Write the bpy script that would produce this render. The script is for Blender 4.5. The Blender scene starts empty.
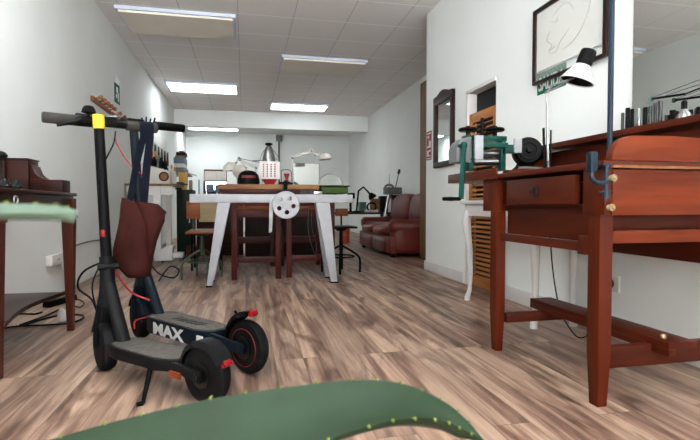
import bpy, bmesh, math, random
from mathutils import Vector, Matrix
random.seed(7)
SC = bpy.context.scene
COL = SC.collection
PI = math.pi
V = Vector

# ------------------------------------------------------------------ camera
F = 480.0; CAMH = 0.74
YAW = math.atan(105.0 / F)
PITCH = math.atan(15.0 / (F / math.cos(YAW)))
_f = V((math.sin(YAW)*math.cos(PITCH), math.cos(YAW)*math.cos(PITCH), -math.sin(PITCH)))
_r = V((math.cos(YAW), -math.sin(YAW), 0))
_u = V((math.sin(YAW)*math.sin(PITCH), math.cos(YAW)*math.sin(PITCH), math.cos(PITCH)))
def _pl(px, py, ax, v):
    d = _f + _r*((px-350)/F) + _u*((220-py)/F)
    o = V((0, 0, CAMH)); k = (v - o[ax]) / d[ax]
    return o + d*k
def at(px, py, y): return _pl(px, py, 1, y)      # point on the plane Y = y
def ax(px, py, x): return _pl(px, py, 0, x)      # point on the plane X = x
def az(px, py, z=0.0): return _pl(px, py, 2, z)  # point on the plane Z = z

cd = bpy.data.cameras.new('camera'); cam = bpy.data.objects.new('camera', cd); COL.objects.link(cam)
cd.sensor_fit = 'HORIZONTAL'; cd.sensor_width = 36; cd.lens = 36*F/700
cam.matrix_world = Matrix(((_r.x, _u.x, -_f.x, 0), (_r.y, _u.y, -_f.y, 0), (_r.z, _u.z, -_f.z, CAMH), (0, 0, 0, 1)))
cd.clip_start = 0.02; cd.clip_end = 200
cd.dof.use_dof = True; cd.dof.focus_distance = 4.0; cd.dof.aperture_fstop = 8.0
SC.camera = cam

# ------------------------------------------------------------------ materials
def lin(c):
    return tuple(((x/255)/12.92 if x/255 <= 0.04045 else (((x/255)+0.055)/1.055)**2.4) for x in c) + (1,)
def base(name):
    m = bpy.data.materials.new(name); m.use_nodes = True
    nt = m.node_tree; b = nt.nodes['Principled BSDF']
    return m, nt, b
def mat(name, c, rough=0.5, metal=0.0, var=0.12, scale=8.0, bump=0.0, stretch=(1, 1, 1), spec=0.5, coat=0.0, bscale=None, k=0.62):
    m, nt, b = base(name)
    L = nt.links.new
    tc = nt.nodes.new('ShaderNodeTexCoord'); mp = nt.nodes.new('ShaderNodeMapping'); mp.inputs['Scale'].default_value = stretch
    L(tc.outputs['Object'], mp.inputs['Vector'])
    n = nt.nodes.new('ShaderNodeTexNoise'); n.inputs['Scale'].default_value = scale; n.inputs['Detail'].default_value = 5
    L(mp.outputs['Vector'], n.inputs['Vector'])
    r = nt.nodes.new('ShaderNodeValToRGB'); cl = tuple(x*k for x in lin(c)[:3]) + (1,)
    r.color_ramp.elements[0].position = 0.3; r.color_ramp.elements[1].position = 0.7
    r.color_ramp.elements[0].color = tuple(x*(1-var) for x in cl[:3]) + (1,)
    r.color_ramp.elements[1].color = tuple(min(1, x*(1+var)) for x in cl[:3]) + (1,)
    L(n.outputs['Fac'], r.inputs['Fac']); L(r.outputs['Color'], b.inputs['Base Color'])
    b.inputs['Roughness'].default_value = rough; b.inputs['Metallic'].default_value = metal
    b.inputs['Specular IOR Level'].default_value = spec
    b.inputs['Coat Weight'].default_value = coat
    if bump:
        bp = nt.nodes.new('ShaderNodeBump'); bp.inputs['Strength'].default_value = bump; bp.inputs['Distance'].default_value = 0.01
        src = n
        if bscale:
            src = nt.nodes.new('ShaderNodeTexNoise'); src.inputs['Scale'].default_value = bscale; src.inputs['Detail'].default_value = 3
            L(mp.outputs['Vector'], src.inputs['Vector'])
        L(src.outputs['Fac'], bp.inputs['Height']); L(bp.outputs['Normal'], b.inputs['Normal'])
    return m
def wood(name, c0, c1, grain='Y', rough=0.45, scale=6.0, coat=0.0, k=0.75):
    m, nt, b = base(name); L = nt.links.new
    tc = nt.nodes.new('ShaderNodeTexCoord'); mp = nt.nodes.new('ShaderNodeMapping')
    s = {'X': (0.12, 1.6, 1.6), 'Y': (1.6, 0.12, 1.6), 'Z': (1.6, 1.6, 0.12)}[grain]
    mp.inputs['Scale'].default_value = tuple(x*scale for x in s)
    L(tc.outputs['Object'], mp.inputs['Vector'])
    n = nt.nodes.new('ShaderNodeTexNoise'); n.inputs['Scale'].default_value = 1.6; n.inputs['Detail'].default_value = 8; n.inputs['Distortion'].default_value = 0.9
    L(mp.outputs['Vector'], n.inputs['Vector'])
    n2 = nt.nodes.new('ShaderNodeTexNoise'); n2.inputs['Scale'].default_value = 9; n2.inputs['Detail'].default_value = 6
    L(mp.outputs['Vector'], n2.inputs['Vector'])
    mx = nt.nodes.new('ShaderNodeMath'); mx.operation = 'MULTIPLY_ADD'; mx.inputs[1].default_value = 0.35
    L(n2.outputs['Fac'], mx.inputs[0]); L(n.outputs['Fac'], mx.inputs[2])
    r = nt.nodes.new('ShaderNodeValToRGB'); r.color_ramp.elements[0].position = 0.45; r.color_ramp.elements[1].position = 0.85
    r.color_ramp.elements[0].color = tuple(x*k for x in lin(c0)[:3])+(1,); r.color_ramp.elements[1].color = tuple(x*k for x in lin(c1)[:3])+(1,)
    L(mx.outputs[0], r.inputs['Fac']); L(r.outputs['Color'], b.inputs['Base Color'])
    b.inputs['Roughness'].default_value = rough; b.inputs['Specular IOR Level'].default_value = 0.14; b.inputs['Coat Weight'].default_value = coat; b.inputs['Coat Roughness'].default_value = 0.25
    bp = nt.nodes.new('ShaderNodeBump'); bp.inputs['Strength'].default_value = 0.12; bp.inputs['Distance'].default_value = 0.004
    L(mx.outputs[0], bp.inputs['Height']); L(bp.outputs['Normal'], b.inputs['Normal'])
    return m
def emit(name, c, s):
    m, nt, b = base(name)
    b.inputs['Base Color'].default_value = lin(c); b.inputs['Emission Color'].default_value = lin(c); b.inputs['Emission Strength'].default_value = s
    return m
def glass(name, tint=(255, 255, 255), trans=0.85, rough=0.02):
    m, nt, b = base(name); L = nt.links.new
    t = nt.nodes.new('ShaderNodeBsdfTransparent'); t.inputs['Color'].default_value = lin(tint)
    mx = nt.nodes.new('ShaderNodeMixShader'); mx.inputs[0].default_value = 1-trans
    b.inputs['Base Color'].default_value = lin(tint); b.inputs['Roughness'].default_value = rough
    L(t.outputs[0], mx.inputs[1]); L(b.outputs[0], mx.inputs[2]); L(mx.outputs[0], nt.nodes['Material Output'].inputs['Surface'])
    return m
def floor_mat():
    m, nt, b = base('laminate_floor'); L = nt.links.new; N = nt.nodes.new
    tc = N('ShaderNodeTexCoord'); sp = N('ShaderNodeSeparateXYZ'); cb = N('ShaderNodeCombineXYZ')
    L(tc.outputs['Object'], sp.inputs[0]); L(sp.outputs['Y'], cb.inputs['X']); L(sp.outputs['X'], cb.inputs['Y'])
    br = N('ShaderNodeTexBrick'); br.inputs['Scale'].default_value = 1.0
    br.inputs['Brick Width'].default_value = 2.3; br.inputs['Row Height'].default_value = 0.135
    br.inputs['Mortar Size'].default_value = 0.0012; br.inputs['Mortar Smooth'].default_value = 0.2; br.inputs['Bias'].default_value = 0
    br.offset = 0.37; br.offset_frequency = 3
    br.inputs['Color1'].default_value = (0, 0, 0, 1); br.inputs['Color2'].default_value = (1, 1, 1, 1); br.inputs['Mortar'].default_value = (0.2, 0.2, 0.2, 1)
    L(cb.outputs[0], br.inputs['Vector'])
    # per plank offset of the grain
    mul = N('ShaderNodeVectorMath'); mul.operation = 'MULTIPLY'; mul.inputs[1].default_value = (37, 91, 13)
    L(br.outputs['Color'], mul.inputs[0])
    add = N('ShaderNodeVectorMath'); add.operation = 'ADD'; L(tc.outputs['Object'], add.inputs[0]); L(mul.outputs[0], add.inputs[1])
    mp = N('ShaderNodeMapping'); mp.inputs['Scale'].default_value = (8.0, 0.55, 1); L(add.outputs[0], mp.inputs['Vector'])
    n = N('ShaderNodeTexNoise'); n.inputs['Scale'].default_value = 1.7; n.inputs['Detail'].default_value = 9; n.inputs['Roughness'].default_value = 0.6; n.inputs['Distortion'].default_value = 0.8
    L(mp.outputs[0], n.inputs['Vector'])
    r = N('ShaderNodeValToRGB'); e = r.color_ramp.elements
    e[0].position = 0.30; e[0].color = lin((90, 65, 54)); e[1].position = 0.72; e[1].color = lin((194, 168, 145))
    k = e.new(0.43); k.color = lin((122, 94, 80)); k = e.new(0.54); k.color = lin((160, 132, 113))
    L(n.outputs['Fac'], r.inputs['Fac'])
    # fine streaks
    mp2 = N('ShaderNodeMapping'); mp2.inputs['Scale'].default_value = (85, 1.6, 1); L(add.outputs[0], mp2.inputs['Vector'])
    n2 = N('ShaderNodeTexNoise'); n2.inputs['Scale'].default_value = 1.5; n2.inputs['Detail'].default_value = 8; n2.inputs['Roughness'].default_value = 0.65; L(mp2.outputs[0], n2.inputs['Vector'])
    r2 = N('ShaderNodeValToRGB'); r2.color_ramp.elements[0].position = 0.3; r2.color_ramp.elements[0].color = (0.62, 0.58, 0.56, 1); r2.color_ramp.elements[1].position = 0.62; r2.color_ramp.elements[1].color = (1, 1, 1, 1)
    L(n2.outputs['Fac'], r2.inputs['Fac'])
    m1 = N('ShaderNodeMix'); m1.data_type = 'RGBA'; m1.blend_type = 'MULTIPLY'; m1.inputs['Factor'].default_value = 0.8
    L(r.outputs['Color'], m1.inputs[6]); L(r2.outputs['Color'], m1.inputs[7])
    # knots
    mp3 = N('ShaderNodeMapping'); mp3.inputs['Scale'].default_value = (6.5, 1.5, 1); L(add.outputs[0], mp3.inputs['Vector'])
    n3 = N('ShaderNodeTexNoise'); n3.inputs['Scale'].default_value = 0.9; n3.inputs['Detail'].default_value = 3; n3.inputs['Distortion'].default_value = 1.2; L(mp3.outputs[0], n3.inputs['Vector'])
    r3 = N('ShaderNodeValToRGB'); r3.color_ramp.elements[0].position = 0.53; r3.color_ramp.elements[0].color = (1, 1, 1, 1); r3.color_ramp.elements[1].position = 0.66; r3.color_ramp.elements[1].color = (0.42, 0.36, 0.34, 1)
    L(n3.outputs['Fac'], r3.inputs['Fac'])
    m3 = N('ShaderNodeMix'); m3.data_type = 'RGBA'; m3.blend_type = 'MULTIPLY'; m3.inputs['Factor'].default_value = 0.95
    L(m1.outputs[2], m3.inputs[6]); L(r3.outputs['Color'], m3.inputs[7])
    # tone per plank
    mr = N('ShaderNodeMapRange'); mr.inputs['To Min'].default_value = 0.8; mr.inputs['To Max'].default_value = 1.12
    L(br.outputs['Color'], mr.inputs['Value'])
    m2 = N('ShaderNodeVectorMath'); m2.operation = 'SCALE'; L(m3.outputs[2], m2.inputs[0]); L(mr.outputs[0], m2.inputs['Scale'])
    # joints between the planks
    m4 = N('ShaderNodeMix'); m4.data_type = 'RGBA'; m4.blend_type = 'MIX'
    L(br.outputs['Fac'], m4.inputs['Factor']); L(m2.outputs[0], m4.inputs[6]); m4.inputs[7].default_value = lin((86, 66, 56))
    L(m4.outputs[2], b.inputs['Base Color'])
    b.inputs['Roughness'].default_value = 0.42; b.inputs['Specular IOR Level'].default_value = 0.45
    bp = N('ShaderNodeBump'); bp.inputs['Strength'].default_value = 0.1; bp.inputs['Distance'].default_value = 0.002
    L(n2.outputs['Fac'], bp.inputs['Height']); L(bp.outputs['Normal'], b.inputs['Normal'])
    return m
def ceiling_mat():
    m, nt, b = base('ceiling_tiles'); L = nt.links.new; N = nt.nodes.new
    tc = N('ShaderNodeTexCoord'); mp = N('ShaderNodeMapping'); mp.inputs['Location'].default_value = (0.07, 0.02, 0)
    L(tc.outputs['Object'], mp.inputs['Vector'])
    sp = N('ShaderNodeSeparateXYZ'); L(mp.outputs[0], sp.inputs[0])
    def line(sock, wd):
        a = N('ShaderNodeMath'); a.operation = 'DIVIDE'; a.inputs[1].default_value = 0.625; L(sock, a.inputs[0])
        f = N('ShaderNodeMath'); f.operation = 'FRACT'; L(a.outputs[0], f.inputs[0])
        c = N('ShaderNodeMath'); c.operation = 'LESS_THAN'; c.inputs[1].default_value = wd; L(f.outputs[0], c.inputs[0]); return c.outputs[0]
    m1 = N('ShaderNodeMix'); m1.data_type = 'RGBA'; m1.inputs[6].default_value = lin((236, 232, 229)); m1.inputs[7].default_value = lin((200, 196, 192)); L(line(sp.outputs['X'], 0.016), m1.inputs['Factor'])
    m2 = N('ShaderNodeMix'); m2.data_type = 'RGBA'; L(m1.outputs[2], m2.inputs[6]); m2.inputs[7].default_value = lin((255, 255, 255)); L(line(sp.outputs['Y'], 0.030), m2.inputs['Factor'])
    L(m2.outputs[2], b.inputs['Base Color'])
    b.inputs['Roughness'].default_value = 0.8
    n = N('ShaderNodeTexNoise'); n.inputs['Scale'].default_value = 60; L(tc.outputs['Object'], n.inputs['Vector'])
    bp = N('ShaderNodeBump'); bp.inputs['Strength'].default_value = 0.15; bp.inputs['Distance'].default_value = 0.004
    L(n.outputs['Fac'], bp.inputs['Height']); L(bp.outputs['Normal'], b.inputs['Normal'])
    return m

M = {}
M['wall'] = mat('white_plaster', (229, 233, 231), 0.85, var=0.03, scale=1.6, bump=0.08, bscale=22, k=1.0)
M['ceil'] = ceiling_mat(); M['floor'] = floor_mat()
M['trim'] = mat('white_gloss_paint', (222, 220, 218), 0.45, var=0.04, k=0.9)
M['white'] = mat('white_paint', (226, 224, 222), 0.45, var=0.05, k=0.8)
M['white_steel'] = mat('pale_grey_steel', (206, 209, 216), 0.42, k=0.58, var=0.07, scale=14, bump=0.03)
M['offwhite'] = mat('cream_enamel', (218, 216, 208), 0.4, var=0.05, k=0.8)
M['lampbody'] = mat('fixture_metal', (205, 214, 230), 0.5, var=0.04, k=1)
M['diff_off'] = mat('unlit_diffuser', (236, 228, 214), 0.5, var=0.04, scale=3, k=1)
M['diff_on'] = emit('lit_diffuser', (244, 249, 253), 7.2)
M['diff_up'] = emit('uplight_diffuser', (244, 249, 253), 28.0)
M['diff_dn'] = emit('downlight_diffuser', (244, 249, 253), 4.0)
M['diff_soft'] = emit('soft_lit_diffuser', (244, 249, 253), 5.0)
M['black'] = mat('black_plastic', (11, 11, 12), 0.5, var=0.15, spec=0.08)
M['rubber'] = mat('black_rubber', (13, 13, 14), 0.75, spec=0.15, var=0.2, scale=30, bump=0.1)
M['graphite'] = mat('graphite_paint', (17, 18, 20), 0.5, var=0.12, spec=0.15)
M['deckgrip'] = mat('grey_deck_rubber', (104, 99, 93), 0.85, var=0.2, scale=40, bump=0.3, spec=0.1)
M['grip'] = mat('grey_grip_rubber', (66, 63, 60), 0.75, var=0.15, scale=30, spec=0.15)
M['navy'] = mat('navy_paint', (14, 28, 40), 0.45, var=0.1, spec=0.15)
M['navycloth'] = mat('navy_webbing', (15, 20, 34), 0.85, var=0.15, scale=60, bump=0.2, spec=0.1)
M['bag'] = mat('oxblood_canvas', (92, 42, 36), 0.85, spec=0.1, var=0.16, scale=10, bump=0.25, bscale=26, k=0.31)
M['yellow'] = mat('yellow_tape', (236, 206, 32), 0.5, var=0.04, k=0.85)
M['yellowbox'] = mat('yellow_plastic', (222, 166, 28), 0.5, var=0.06)
M['red'] = mat('red_plastic', (176, 26, 30), 0.3, var=0.08)
M['redlens'] = mat('red_lens', (160, 18, 22), 0.3, var=0.25, scale=60, spec=0.3)
M['dkred'] = mat('dark_red_band', (128, 22, 26), 0.5)
M['orange'] = mat('orange_plastic', (226, 84, 40), 0.4, var=0.05)
M['amber'] = mat('amber_lens', (140, 58, 26), 0.35)
M['steel'] = mat('brushed_steel', (176, 176, 176), 0.3, 1.0, var=0.08, scale=30)
M['darksteel'] = mat('dark_steel', (84, 84, 86), 0.35, 1.0, var=0.15, scale=20)
M['grey'] = mat('grey_paint', (120, 122, 124), 0.5, var=0.08)
M['teal'] = mat('teal_hammered_paint', (8, 78, 68), 0.35, spec=0.22, var=0.12, scale=30)
M['bluepaint'] = mat('petrol_blue_paint', (16, 46, 68), 0.35, var=0.12, spec=0.2, k=0.4)
M['green_sign'] = mat('green_sign_film', (26, 110, 78), 0.8, var=0.05, spec=0.05, k=0.8)
M['greenbox'] = mat('moss_green_fabric', (66, 98, 34), 0.8, var=0.25, scale=40, bump=0.2)
M['dkgreen'] = mat('dark_green_paint', (16, 34, 25), 0.5, spec=0.15, var=0.12)
M['olive'] = mat('olive_green_tube', (58, 74, 50), 0.45, var=0.1)
M['mahog_x'] = wood('mahogany_across', (46, 18, 14), (78, 32, 22), 'X', 0.32, k=0.42)
M['mahog_y'] = wood('mahogany_along', (40, 17, 14), (70, 29, 21), 'Y', 0.3, k=0.42)
M['mahog_z'] = wood('mahogany_upright', (58, 24, 16), (96, 42, 26), 'Z', 0.35, k=0.72)
M['bench_x'] = wood('stained_pine_across', (92, 30, 8), (138, 56, 20), 'X', 0.38, 4.5, k=0.54)
M['bench_y'] = wood('stained_pine_along', (56, 17, 6), (86, 31, 12), 'Y', 0.38, 4.5)  # likewise darkened for the weaker light it gets
M['bench_z'] = wood('stained_pine_upright', (62, 19, 6), (94, 33, 12), 'Z', 0.38, 4.5)  # darkened because less light falls on the legs than on the side panel
M['bench_d'] = wood('shaded_pine_rail', (50, 16, 6), (80, 28, 12), 'X', 0.45, 4.5)  # same pine, darker: shade on the low rails put into the colour
M['pinepale_y'] = wood('worn_pine_edge', (110, 66, 38), (150, 100, 64), 'Y', 0.5, 5)
M['oxwood_z'] = wood('oxblood_wood_upright', (66, 24, 22), (100, 40, 34), 'Z', 0.42, k=0.5)
M['oxwood_x'] = wood('oxblood_wood_across', (66, 24, 22), (104, 42, 36), 'X', 0.42, k=0.5)
M['topwood'] = wood('pale_bench_top', (128, 84, 54), (178, 130, 90), 'X', 0.5, 5, k=0.62)
M['louver'] = wood('honey_louver_wood', (150, 90, 48), (196, 134, 82), 'Y', 0.45, 6)
M['louver_z'] = wood('honey_stile_wood', (150, 90, 48), (192, 128, 76), 'Z', 0.45, 6)
M['ply'] = wood('orange_plywood', (112, 58, 26), (150, 86, 42), 'X', 0.4, 4)
M['plypale'] = wood('cream_plywood', (174, 154, 116), (200, 180, 142), 'X', 0.45, 4)
M['shelfwood'] = wood('brown_shelf_wood', (88, 66, 44), (126, 98, 68), 'Z', 0.5, k=1.1)
M['darkframe'] = wood('dark_walnut_frame', (36, 22, 19), (60, 36, 30), 'Z', 0.4, k=0.5)
M['pegwood'] = wood('peg_rack_wood', (124, 74, 44), (178, 122, 82), 'Y', 0.5)
M['leather'] = mat('burgundy_leather', (116, 42, 34), 0.4, spec=0.28, var=0.18, scale=9, bump=0.35, bscale=14)
M['paper'] = mat('ivory_paper', (212, 214, 208), 0.8, var=0.02, k=0.95)
M['ink'] = mat('pencil_line', (150, 150, 142), 0.9, k=1)
M['pinkpaper'] = mat('white_poster_paper', (228, 220, 220), 0.7, var=0.03, k=0.9)
M['posterred'] = mat('poster_red_ink', (176, 44, 52), 0.7)
M['void'] = mat('closet_shade', (26, 26, 30), 0.8)  # shade inside the closet, put into the colour
M['aloe'] = mat('aloe_skin', (46, 78, 46), 0.55, k=0.34, spec=0.25, var=0.22, scale=9, bump=0.05, stretch=(1, 1, 1))
M['aloepale'] = mat('pale_aloe_skin', (128, 152, 132), 0.7, k=0.40, spec=0.2, var=0.12, scale=9)
M['thorn'] = mat('thorn_yellow_green', (176, 190, 96), 0.6, k=0.32, spec=0.2)
M['terracotta'] = mat('terracotta', (160, 92, 64), 0.8, bump=0.1)
M['soil'] = mat('soil', (44, 34, 28), 0.95, bump=0.6, scale=40)
M['clear'] = glass('clear_glass', trans=0.90)
M['smoke'] = glass('frosted_dome', (225, 228, 226), trans=0.72, rough=0.2)
M['darkglass'] = mat('dark_glass', (10, 18, 18), 0.12, spec=0.3)
M['bluebox'] = mat('blue_carton', (100, 126, 158), 0.5)
M['ltblue'] = mat('light_blue_sheet', (150, 196, 220), 0.5)
M['teal_box'] = mat('teal_tin', (88, 132, 122), 0.5)
M['screen'] = mat('grey_lcd', (92, 98, 102), 0.2)
M['brass'] = mat('brass_knob', (190, 168, 130), 0.4, 0.6)
m, nt, b = base('mirror_silver'); b.inputs['Base Color'].default_value = (0.80, 0.83, 0.81, 1); b.inputs['Metallic'].default_value = 1; b.inputs['Roughness'].default_value = 0.02
M['mirror'] = m

# ------------------------------------------------------------------ mesh builder
class MB:
    def __init__(s): s.bm = bmesh.new(); s.T = Matrix()
    def v(s, p): return s.bm.verts.new(s.T @ V(p))
    def box(s, x0, x1, y0, y1, z0, z1, bev=0.0):
        vs = [s.v(p) for p in ((x0,y0,z0),(x1,y0,z0),(x1,y1,z0),(x0,y1,z0),(x0,y0,z1),(x1,y0,z1),(x1,y1,z1),(x0,y1,z1))]
        fs = [s.bm.faces.new([vs[i] for i in q]) for q in ((0,3,2,1),(4,5,6,7),(0,1,5,4),(1,2,6,5),(2,3,7,6),(3,0,4,7))]
        s._bev(fs, bev); return s
    def hexa(s, pts, bev=0.0):
        vs = [s.v(p) for p in pts]
        fs = [s.bm.faces.new([vs[i] for i in q]) for q in ((0,3,2,1),(4,5,6,7),(0,1,5,4),(1,2,6,5),(2,3,7,6),(3,0,4,7))]
        s._bev(fs, bev); return s
    def _bev(s, fs, bev, seg=2):
        if bev > 0:
            es = list({e for f in fs for e in f.edges})
            bmesh.ops.bevel(s.bm, geom=es, offset=bev, segments=seg, profile=0.6, affect='EDGES')
    def prism(s, poly, plane, d0, d1, bev=0.0):
        def mk(a, b, d): return {'xz': (a, d, b), 'yz': (d, a, b), 'xy': (a, b, d)}[plane]
        A = [s.v(mk(a, b, d0)) for a, b in poly]; B = [s.v(mk(a, b, d1)) for a, b in poly]; n = len(poly)
        fs = [s.bm.faces.new(A), s.bm.faces.new(list(reversed(B)))]
        for i in range(n): fs.append(s.bm.faces.new([A[(i+1) % n], A[i], B[i], B[(i+1) % n]]))
        s._bev(fs, bev); return s
    def loft(s, rings, cap=True, close=True):
        R = [[s.v(p) for p in r] for r in rings]; n = len(R[0])
        for a, b in zip(R, R[1:]):
            for i in range(n if close else n-1):
                s.bm.faces.new([a[i], a[(i+1) % n], b[(i+1) % n], b[i]])
        if cap and close: s.bm.faces.new(list(reversed(R[0]))); s.bm.faces.new(R[-1])
        return s
    def tube(s, pts, r, seg=8, sx=1.0):
        pts = [V(p) for p in pts]; n = len(pts)
        rr = r if isinstance(r, (list, tuple)) else [r]*n
        rings = []; up = None
        for i, p in enumerate(pts):
            t = ((pts[min(i+1, n-1)] - p).normalized() + (p - pts[max(i-1, 0)]).normalized())
            t = t.normalized() if t.length > 1e-6 else V((0, 0, 1))
            if up is None:
                up = V((0, 0, 1)) if abs(t.z) < 0.9 else V((1, 0, 0))
            a = t.cross(up); a = a.normalized() if a.length > 1e-6 else t.orthogonal().normalized()
            up = a.cross(t).normalized()
            rings.append([p + (a*math.cos(2*PI*k/seg)*sx + up*math.sin(2*PI*k/seg))*rr[i] for k in range(seg)])
        return s.loft(rings)
    def cyl(s, p0, p1, r0, r1=None, seg=20): return s.tube([p0, p1], [r0, r0 if r1 is None else r1], seg)
    def lathe(s, prof, o, axis=(0, 0, 1), seg=24, a0=0.0, a1=2*PI, cap=True):
        ax_ = V(axis).normalized(); q = V((0, 0, 1)).rotation_difference(ax_).to_matrix(); o = V(o)
        full = abs(a1-a0-2*PI) < 1e-6; m = seg if full else seg+1
        rings = [[o + q @ V((r*math.cos(a0+(a1-a0)*k/seg), r*math.sin(a0+(a1-a0)*k/seg), z)) for k in range(m)] for r, z in prof]
        return s.loft(rings, cap=full and cap, close=full)
    def ball(s, c, r, seg=16, sq=(1, 1, 1)):
        c = V(c); rings = []
        for i in range(1, seg//2):
            t = PI*i/(seg//2)
            rings.append([c + V((r*sq[0]*math.sin(t)*math.cos(2*PI*k/seg), r*sq[1]*math.sin(t)*math.sin(2*PI*k/seg), -r*sq[2]*math.cos(t))) for k in range(seg)])
        return s.loft(rings)
    def torus(s, c, R, r, axis=(0, 0, 1), seg=32, ts=10, sw=1.0):
        q = V((0, 0, 1)).rotation_difference(V(axis).normalized()).to_matrix(); c = V(c)
        rings = [[c + q @ V(((R + r*math.cos(2*PI*j/ts))*math.cos(2*PI*i/seg), (R + r*math.cos(2*PI*j/ts))*math.sin(2*PI*i/seg), sw*r*math.sin(2*PI*j/ts))) for j in range(ts)] for i in range(seg)]
        rings.append(rings[0])
        return s.loft(rings, cap=False)
    def disc_holes(s, c, R, holes, thick, axis=(0, 1, 0)):
        cu = bpy.data.curves.new('t', 'CURVE'); cu.dimensions = '2D'; cu.fill_mode = 'BOTH'; cu.extrude = thick/2; cu.bevel_depth = 0
        for (cx, cy, r) in [(0, 0, R)] + holes:
            sp = cu.splines.new('POLY'); k = 40; sp.points.add(k-1); sp.use_cyclic_u = True
            for i in range(k): sp.points[i].co = (cx + r*math.cos(2*PI*i/k), cy + r*math.sin(2*PI*i/k), 0, 1)
        o = bpy.data.objects.new('t', cu); me = o.to_mesh(); q = V((0, 0, 1)).rotation_difference(V(axis).normalized()).to_matrix()
        vs = [s.v(V(c) + q @ v.co) for v in me.vertices]
        for p in me.polygons:
            try: s.bm.faces.new([vs[i] for i in p.vertices])
            except ValueError: pass
        o.to_mesh_clear(); bpy.data.objects.remove(o); bpy.data.curves.remove(cu); return s
    def text(s, body, o, right, up, size, thick=0.001, align='LEFT', bold=0.0, fitw=None):
        cu = bpy.data.curves.new('t', 'FONT'); cu.body = body; cu.size = size; cu.extrude = thick; cu.align_x = align; cu.offset = bold
        ob = bpy.data.objects.new('t', cu); me = ob.to_mesh()
        right = V(right).normalized(); up = V(up).normalized(); nn = right.cross(up); o = V(o)
        k = 1.0
        if fitw and len(me.vertices):
            xs = [v.co.x for v in me.vertices]; k = fitw/(max(xs)-min(xs))
        vs = [s.v(o + right*v.co.x*k + up*v.co.y + nn*v.co.z) for v in me.vertices]
        for p in me.polygons:
            try: s.bm.faces.new([vs[i] for i in p.vertices])
            except ValueError: pass
        ob.to_mesh_clear(); bpy.data.objects.remove(ob); bpy.data.curves.remove(cu); return s
    def build(s, name, m, parent=None, smooth=35, kind=None):
        bmesh.ops.recalc_face_normals(s.bm, faces=s.bm.faces)
        if parent is not None: off = WLOC[parent.name]
        else:
            xs = [v.co for v in s.bm.verts]
            off = V(((min(v.x for v in xs)+max(v.x for v in xs))/2, (min(v.y for v in xs)+max(v.y for v in xs))/2, min(v.z for v in xs)))
            if kind == 'structure': off = V((0, 0, 0))
        bmesh.ops.translate(s.bm, verts=s.bm.verts, vec=-off)
        me = bpy.data.meshes.new(name); s.bm.to_mesh(me); s.bm.free()
        me.materials.append(M[m] if isinstance(m, str) else m)
        if smooth:
            for p in me.polygons: p.use_smooth = True
            me.set_sharp_from_angle(angle=math.radians(smooth))
        o = bpy.data.objects.new(name, me); COL.objects.link(o)
        if parent is not None: o.parent = parent
        else: o.location = off
        WLOC[o.name] = V(off)
        if kind: o['kind'] = kind
        return o
WLOC = {}
def tag(o, label, cat, group=None):
    o['label'] = label; o['category'] = cat
    if group: o['group'] = group
    return o
def thing(name, label, cat, loc, group=None):
    o = bpy.data.objects.new(name, None); COL.objects.link(o); o.location = loc; o.empty_display_size = 0.05
    WLOC[o.name] = V(loc); return tag(o, label, cat, group)
def dup(root, delta, label, group=None, rotz=0.0):
    c = root.copy(); COL.objects.link(c); c.location = root.location + V(delta); c.rotation_euler = (0, 0, rotz); c['label'] = label
    if group: c['group'] = group
    for ch in list(root.children):
        d = ch.copy(); COL.objects.link(d); d.parent = c
        for g in list(ch.children):
            e = g.copy(); COL.objects.link(e); e.parent = d
    return c
def bez(p0, p1, p2, p3, n=14):
    p0, p1, p2, p3 = map(V, (p0, p1, p2, p3))
    return [p0*(1-t)**3 + p1*3*t*(1-t)**2 + p2*3*t*t*(1-t) + p3*t**3 for t in [i/n for i in range(n+1)]]
def spline(pts, n=8):
    pts = [V(p) for p in pts]; out = []
    for i in range(len(pts)-1):
        a, b, c, d = pts[max(i-1, 0)], pts[i], pts[i+1], pts[min(i+2, len(pts)-1)]
        for k in range(n):
            t = k/n
            out.append(0.5*((2*b) + (c-a)*t + (2*a-5*b+4*c-d)*t*t + (3*b-a-3*c+d)*t**3))
    return out + [pts[-1]]
def offs(o, d): return V(o) + V(d)

# ------------------------------------------------------------------ the setting
ZC = 2.9; ZB = 2.74; XL = -1.54; XR = 2.03; XF = 2.95; YP = 5.2; YB = 13.6; Y0 = -3.2
MB().box(-1.7, 3.1, Y0-0.1, YB+0.1, -0.12, 0).build('floor', 'floor', kind='structure', smooth=0)
MB().box(-1.7, 3.1, Y0-0.1, 11.65, ZC, ZC+0.1).build('ceiling', 'ceil', kind='structure', smooth=0)
MB().box(-1.7, 3.1, 11.65, YB+0.1, ZB, ZB+0.1).build('ceiling_back', 'wall', kind='structure', smooth=0)
MB().box(XL, XF, 11.4, 11.65, 2.53, ZC).build('trim_1', 'wall', kind='structure', smooth=0)
MB().box(XL-0.12, XL, Y0-0.1, YB+0.1, 0, ZC).build('wall_left', 'wall', kind='structure', smooth=0)
MB().box(-1.7, 3.1, YB, YB+0.12, 0, ZC).build('wall_back', 'wall', kind='structure', smooth=0)
MB().box(XF, XF+0.12, YP, YB, 0, ZC).build('wall_recess', 'wall', kind='structure', smooth=0)
DY0, DY1, DZ = 3.64, 4.17, 1.80
w = MB(); w.box(XR, XF, Y0-0.1, DY0, 0, ZC); w.box(XR, XF, DY1, YP, 0, ZC); w.box(XR, XF, DY0, DY1, DZ, ZC); w.box(2.5, XF, DY0, DY1, 0, DZ)
w.build('wall_right', 'wall', kind='structure', smooth=0)
MB().box(2.115, 2.14, DY0+0.002, DY1-0.002, 0.002, DZ-0.002).build('closet_shade_panel', 'void', kind='structure', smooth=0)  # dark sheet standing in for the shade inside the closet
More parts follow.
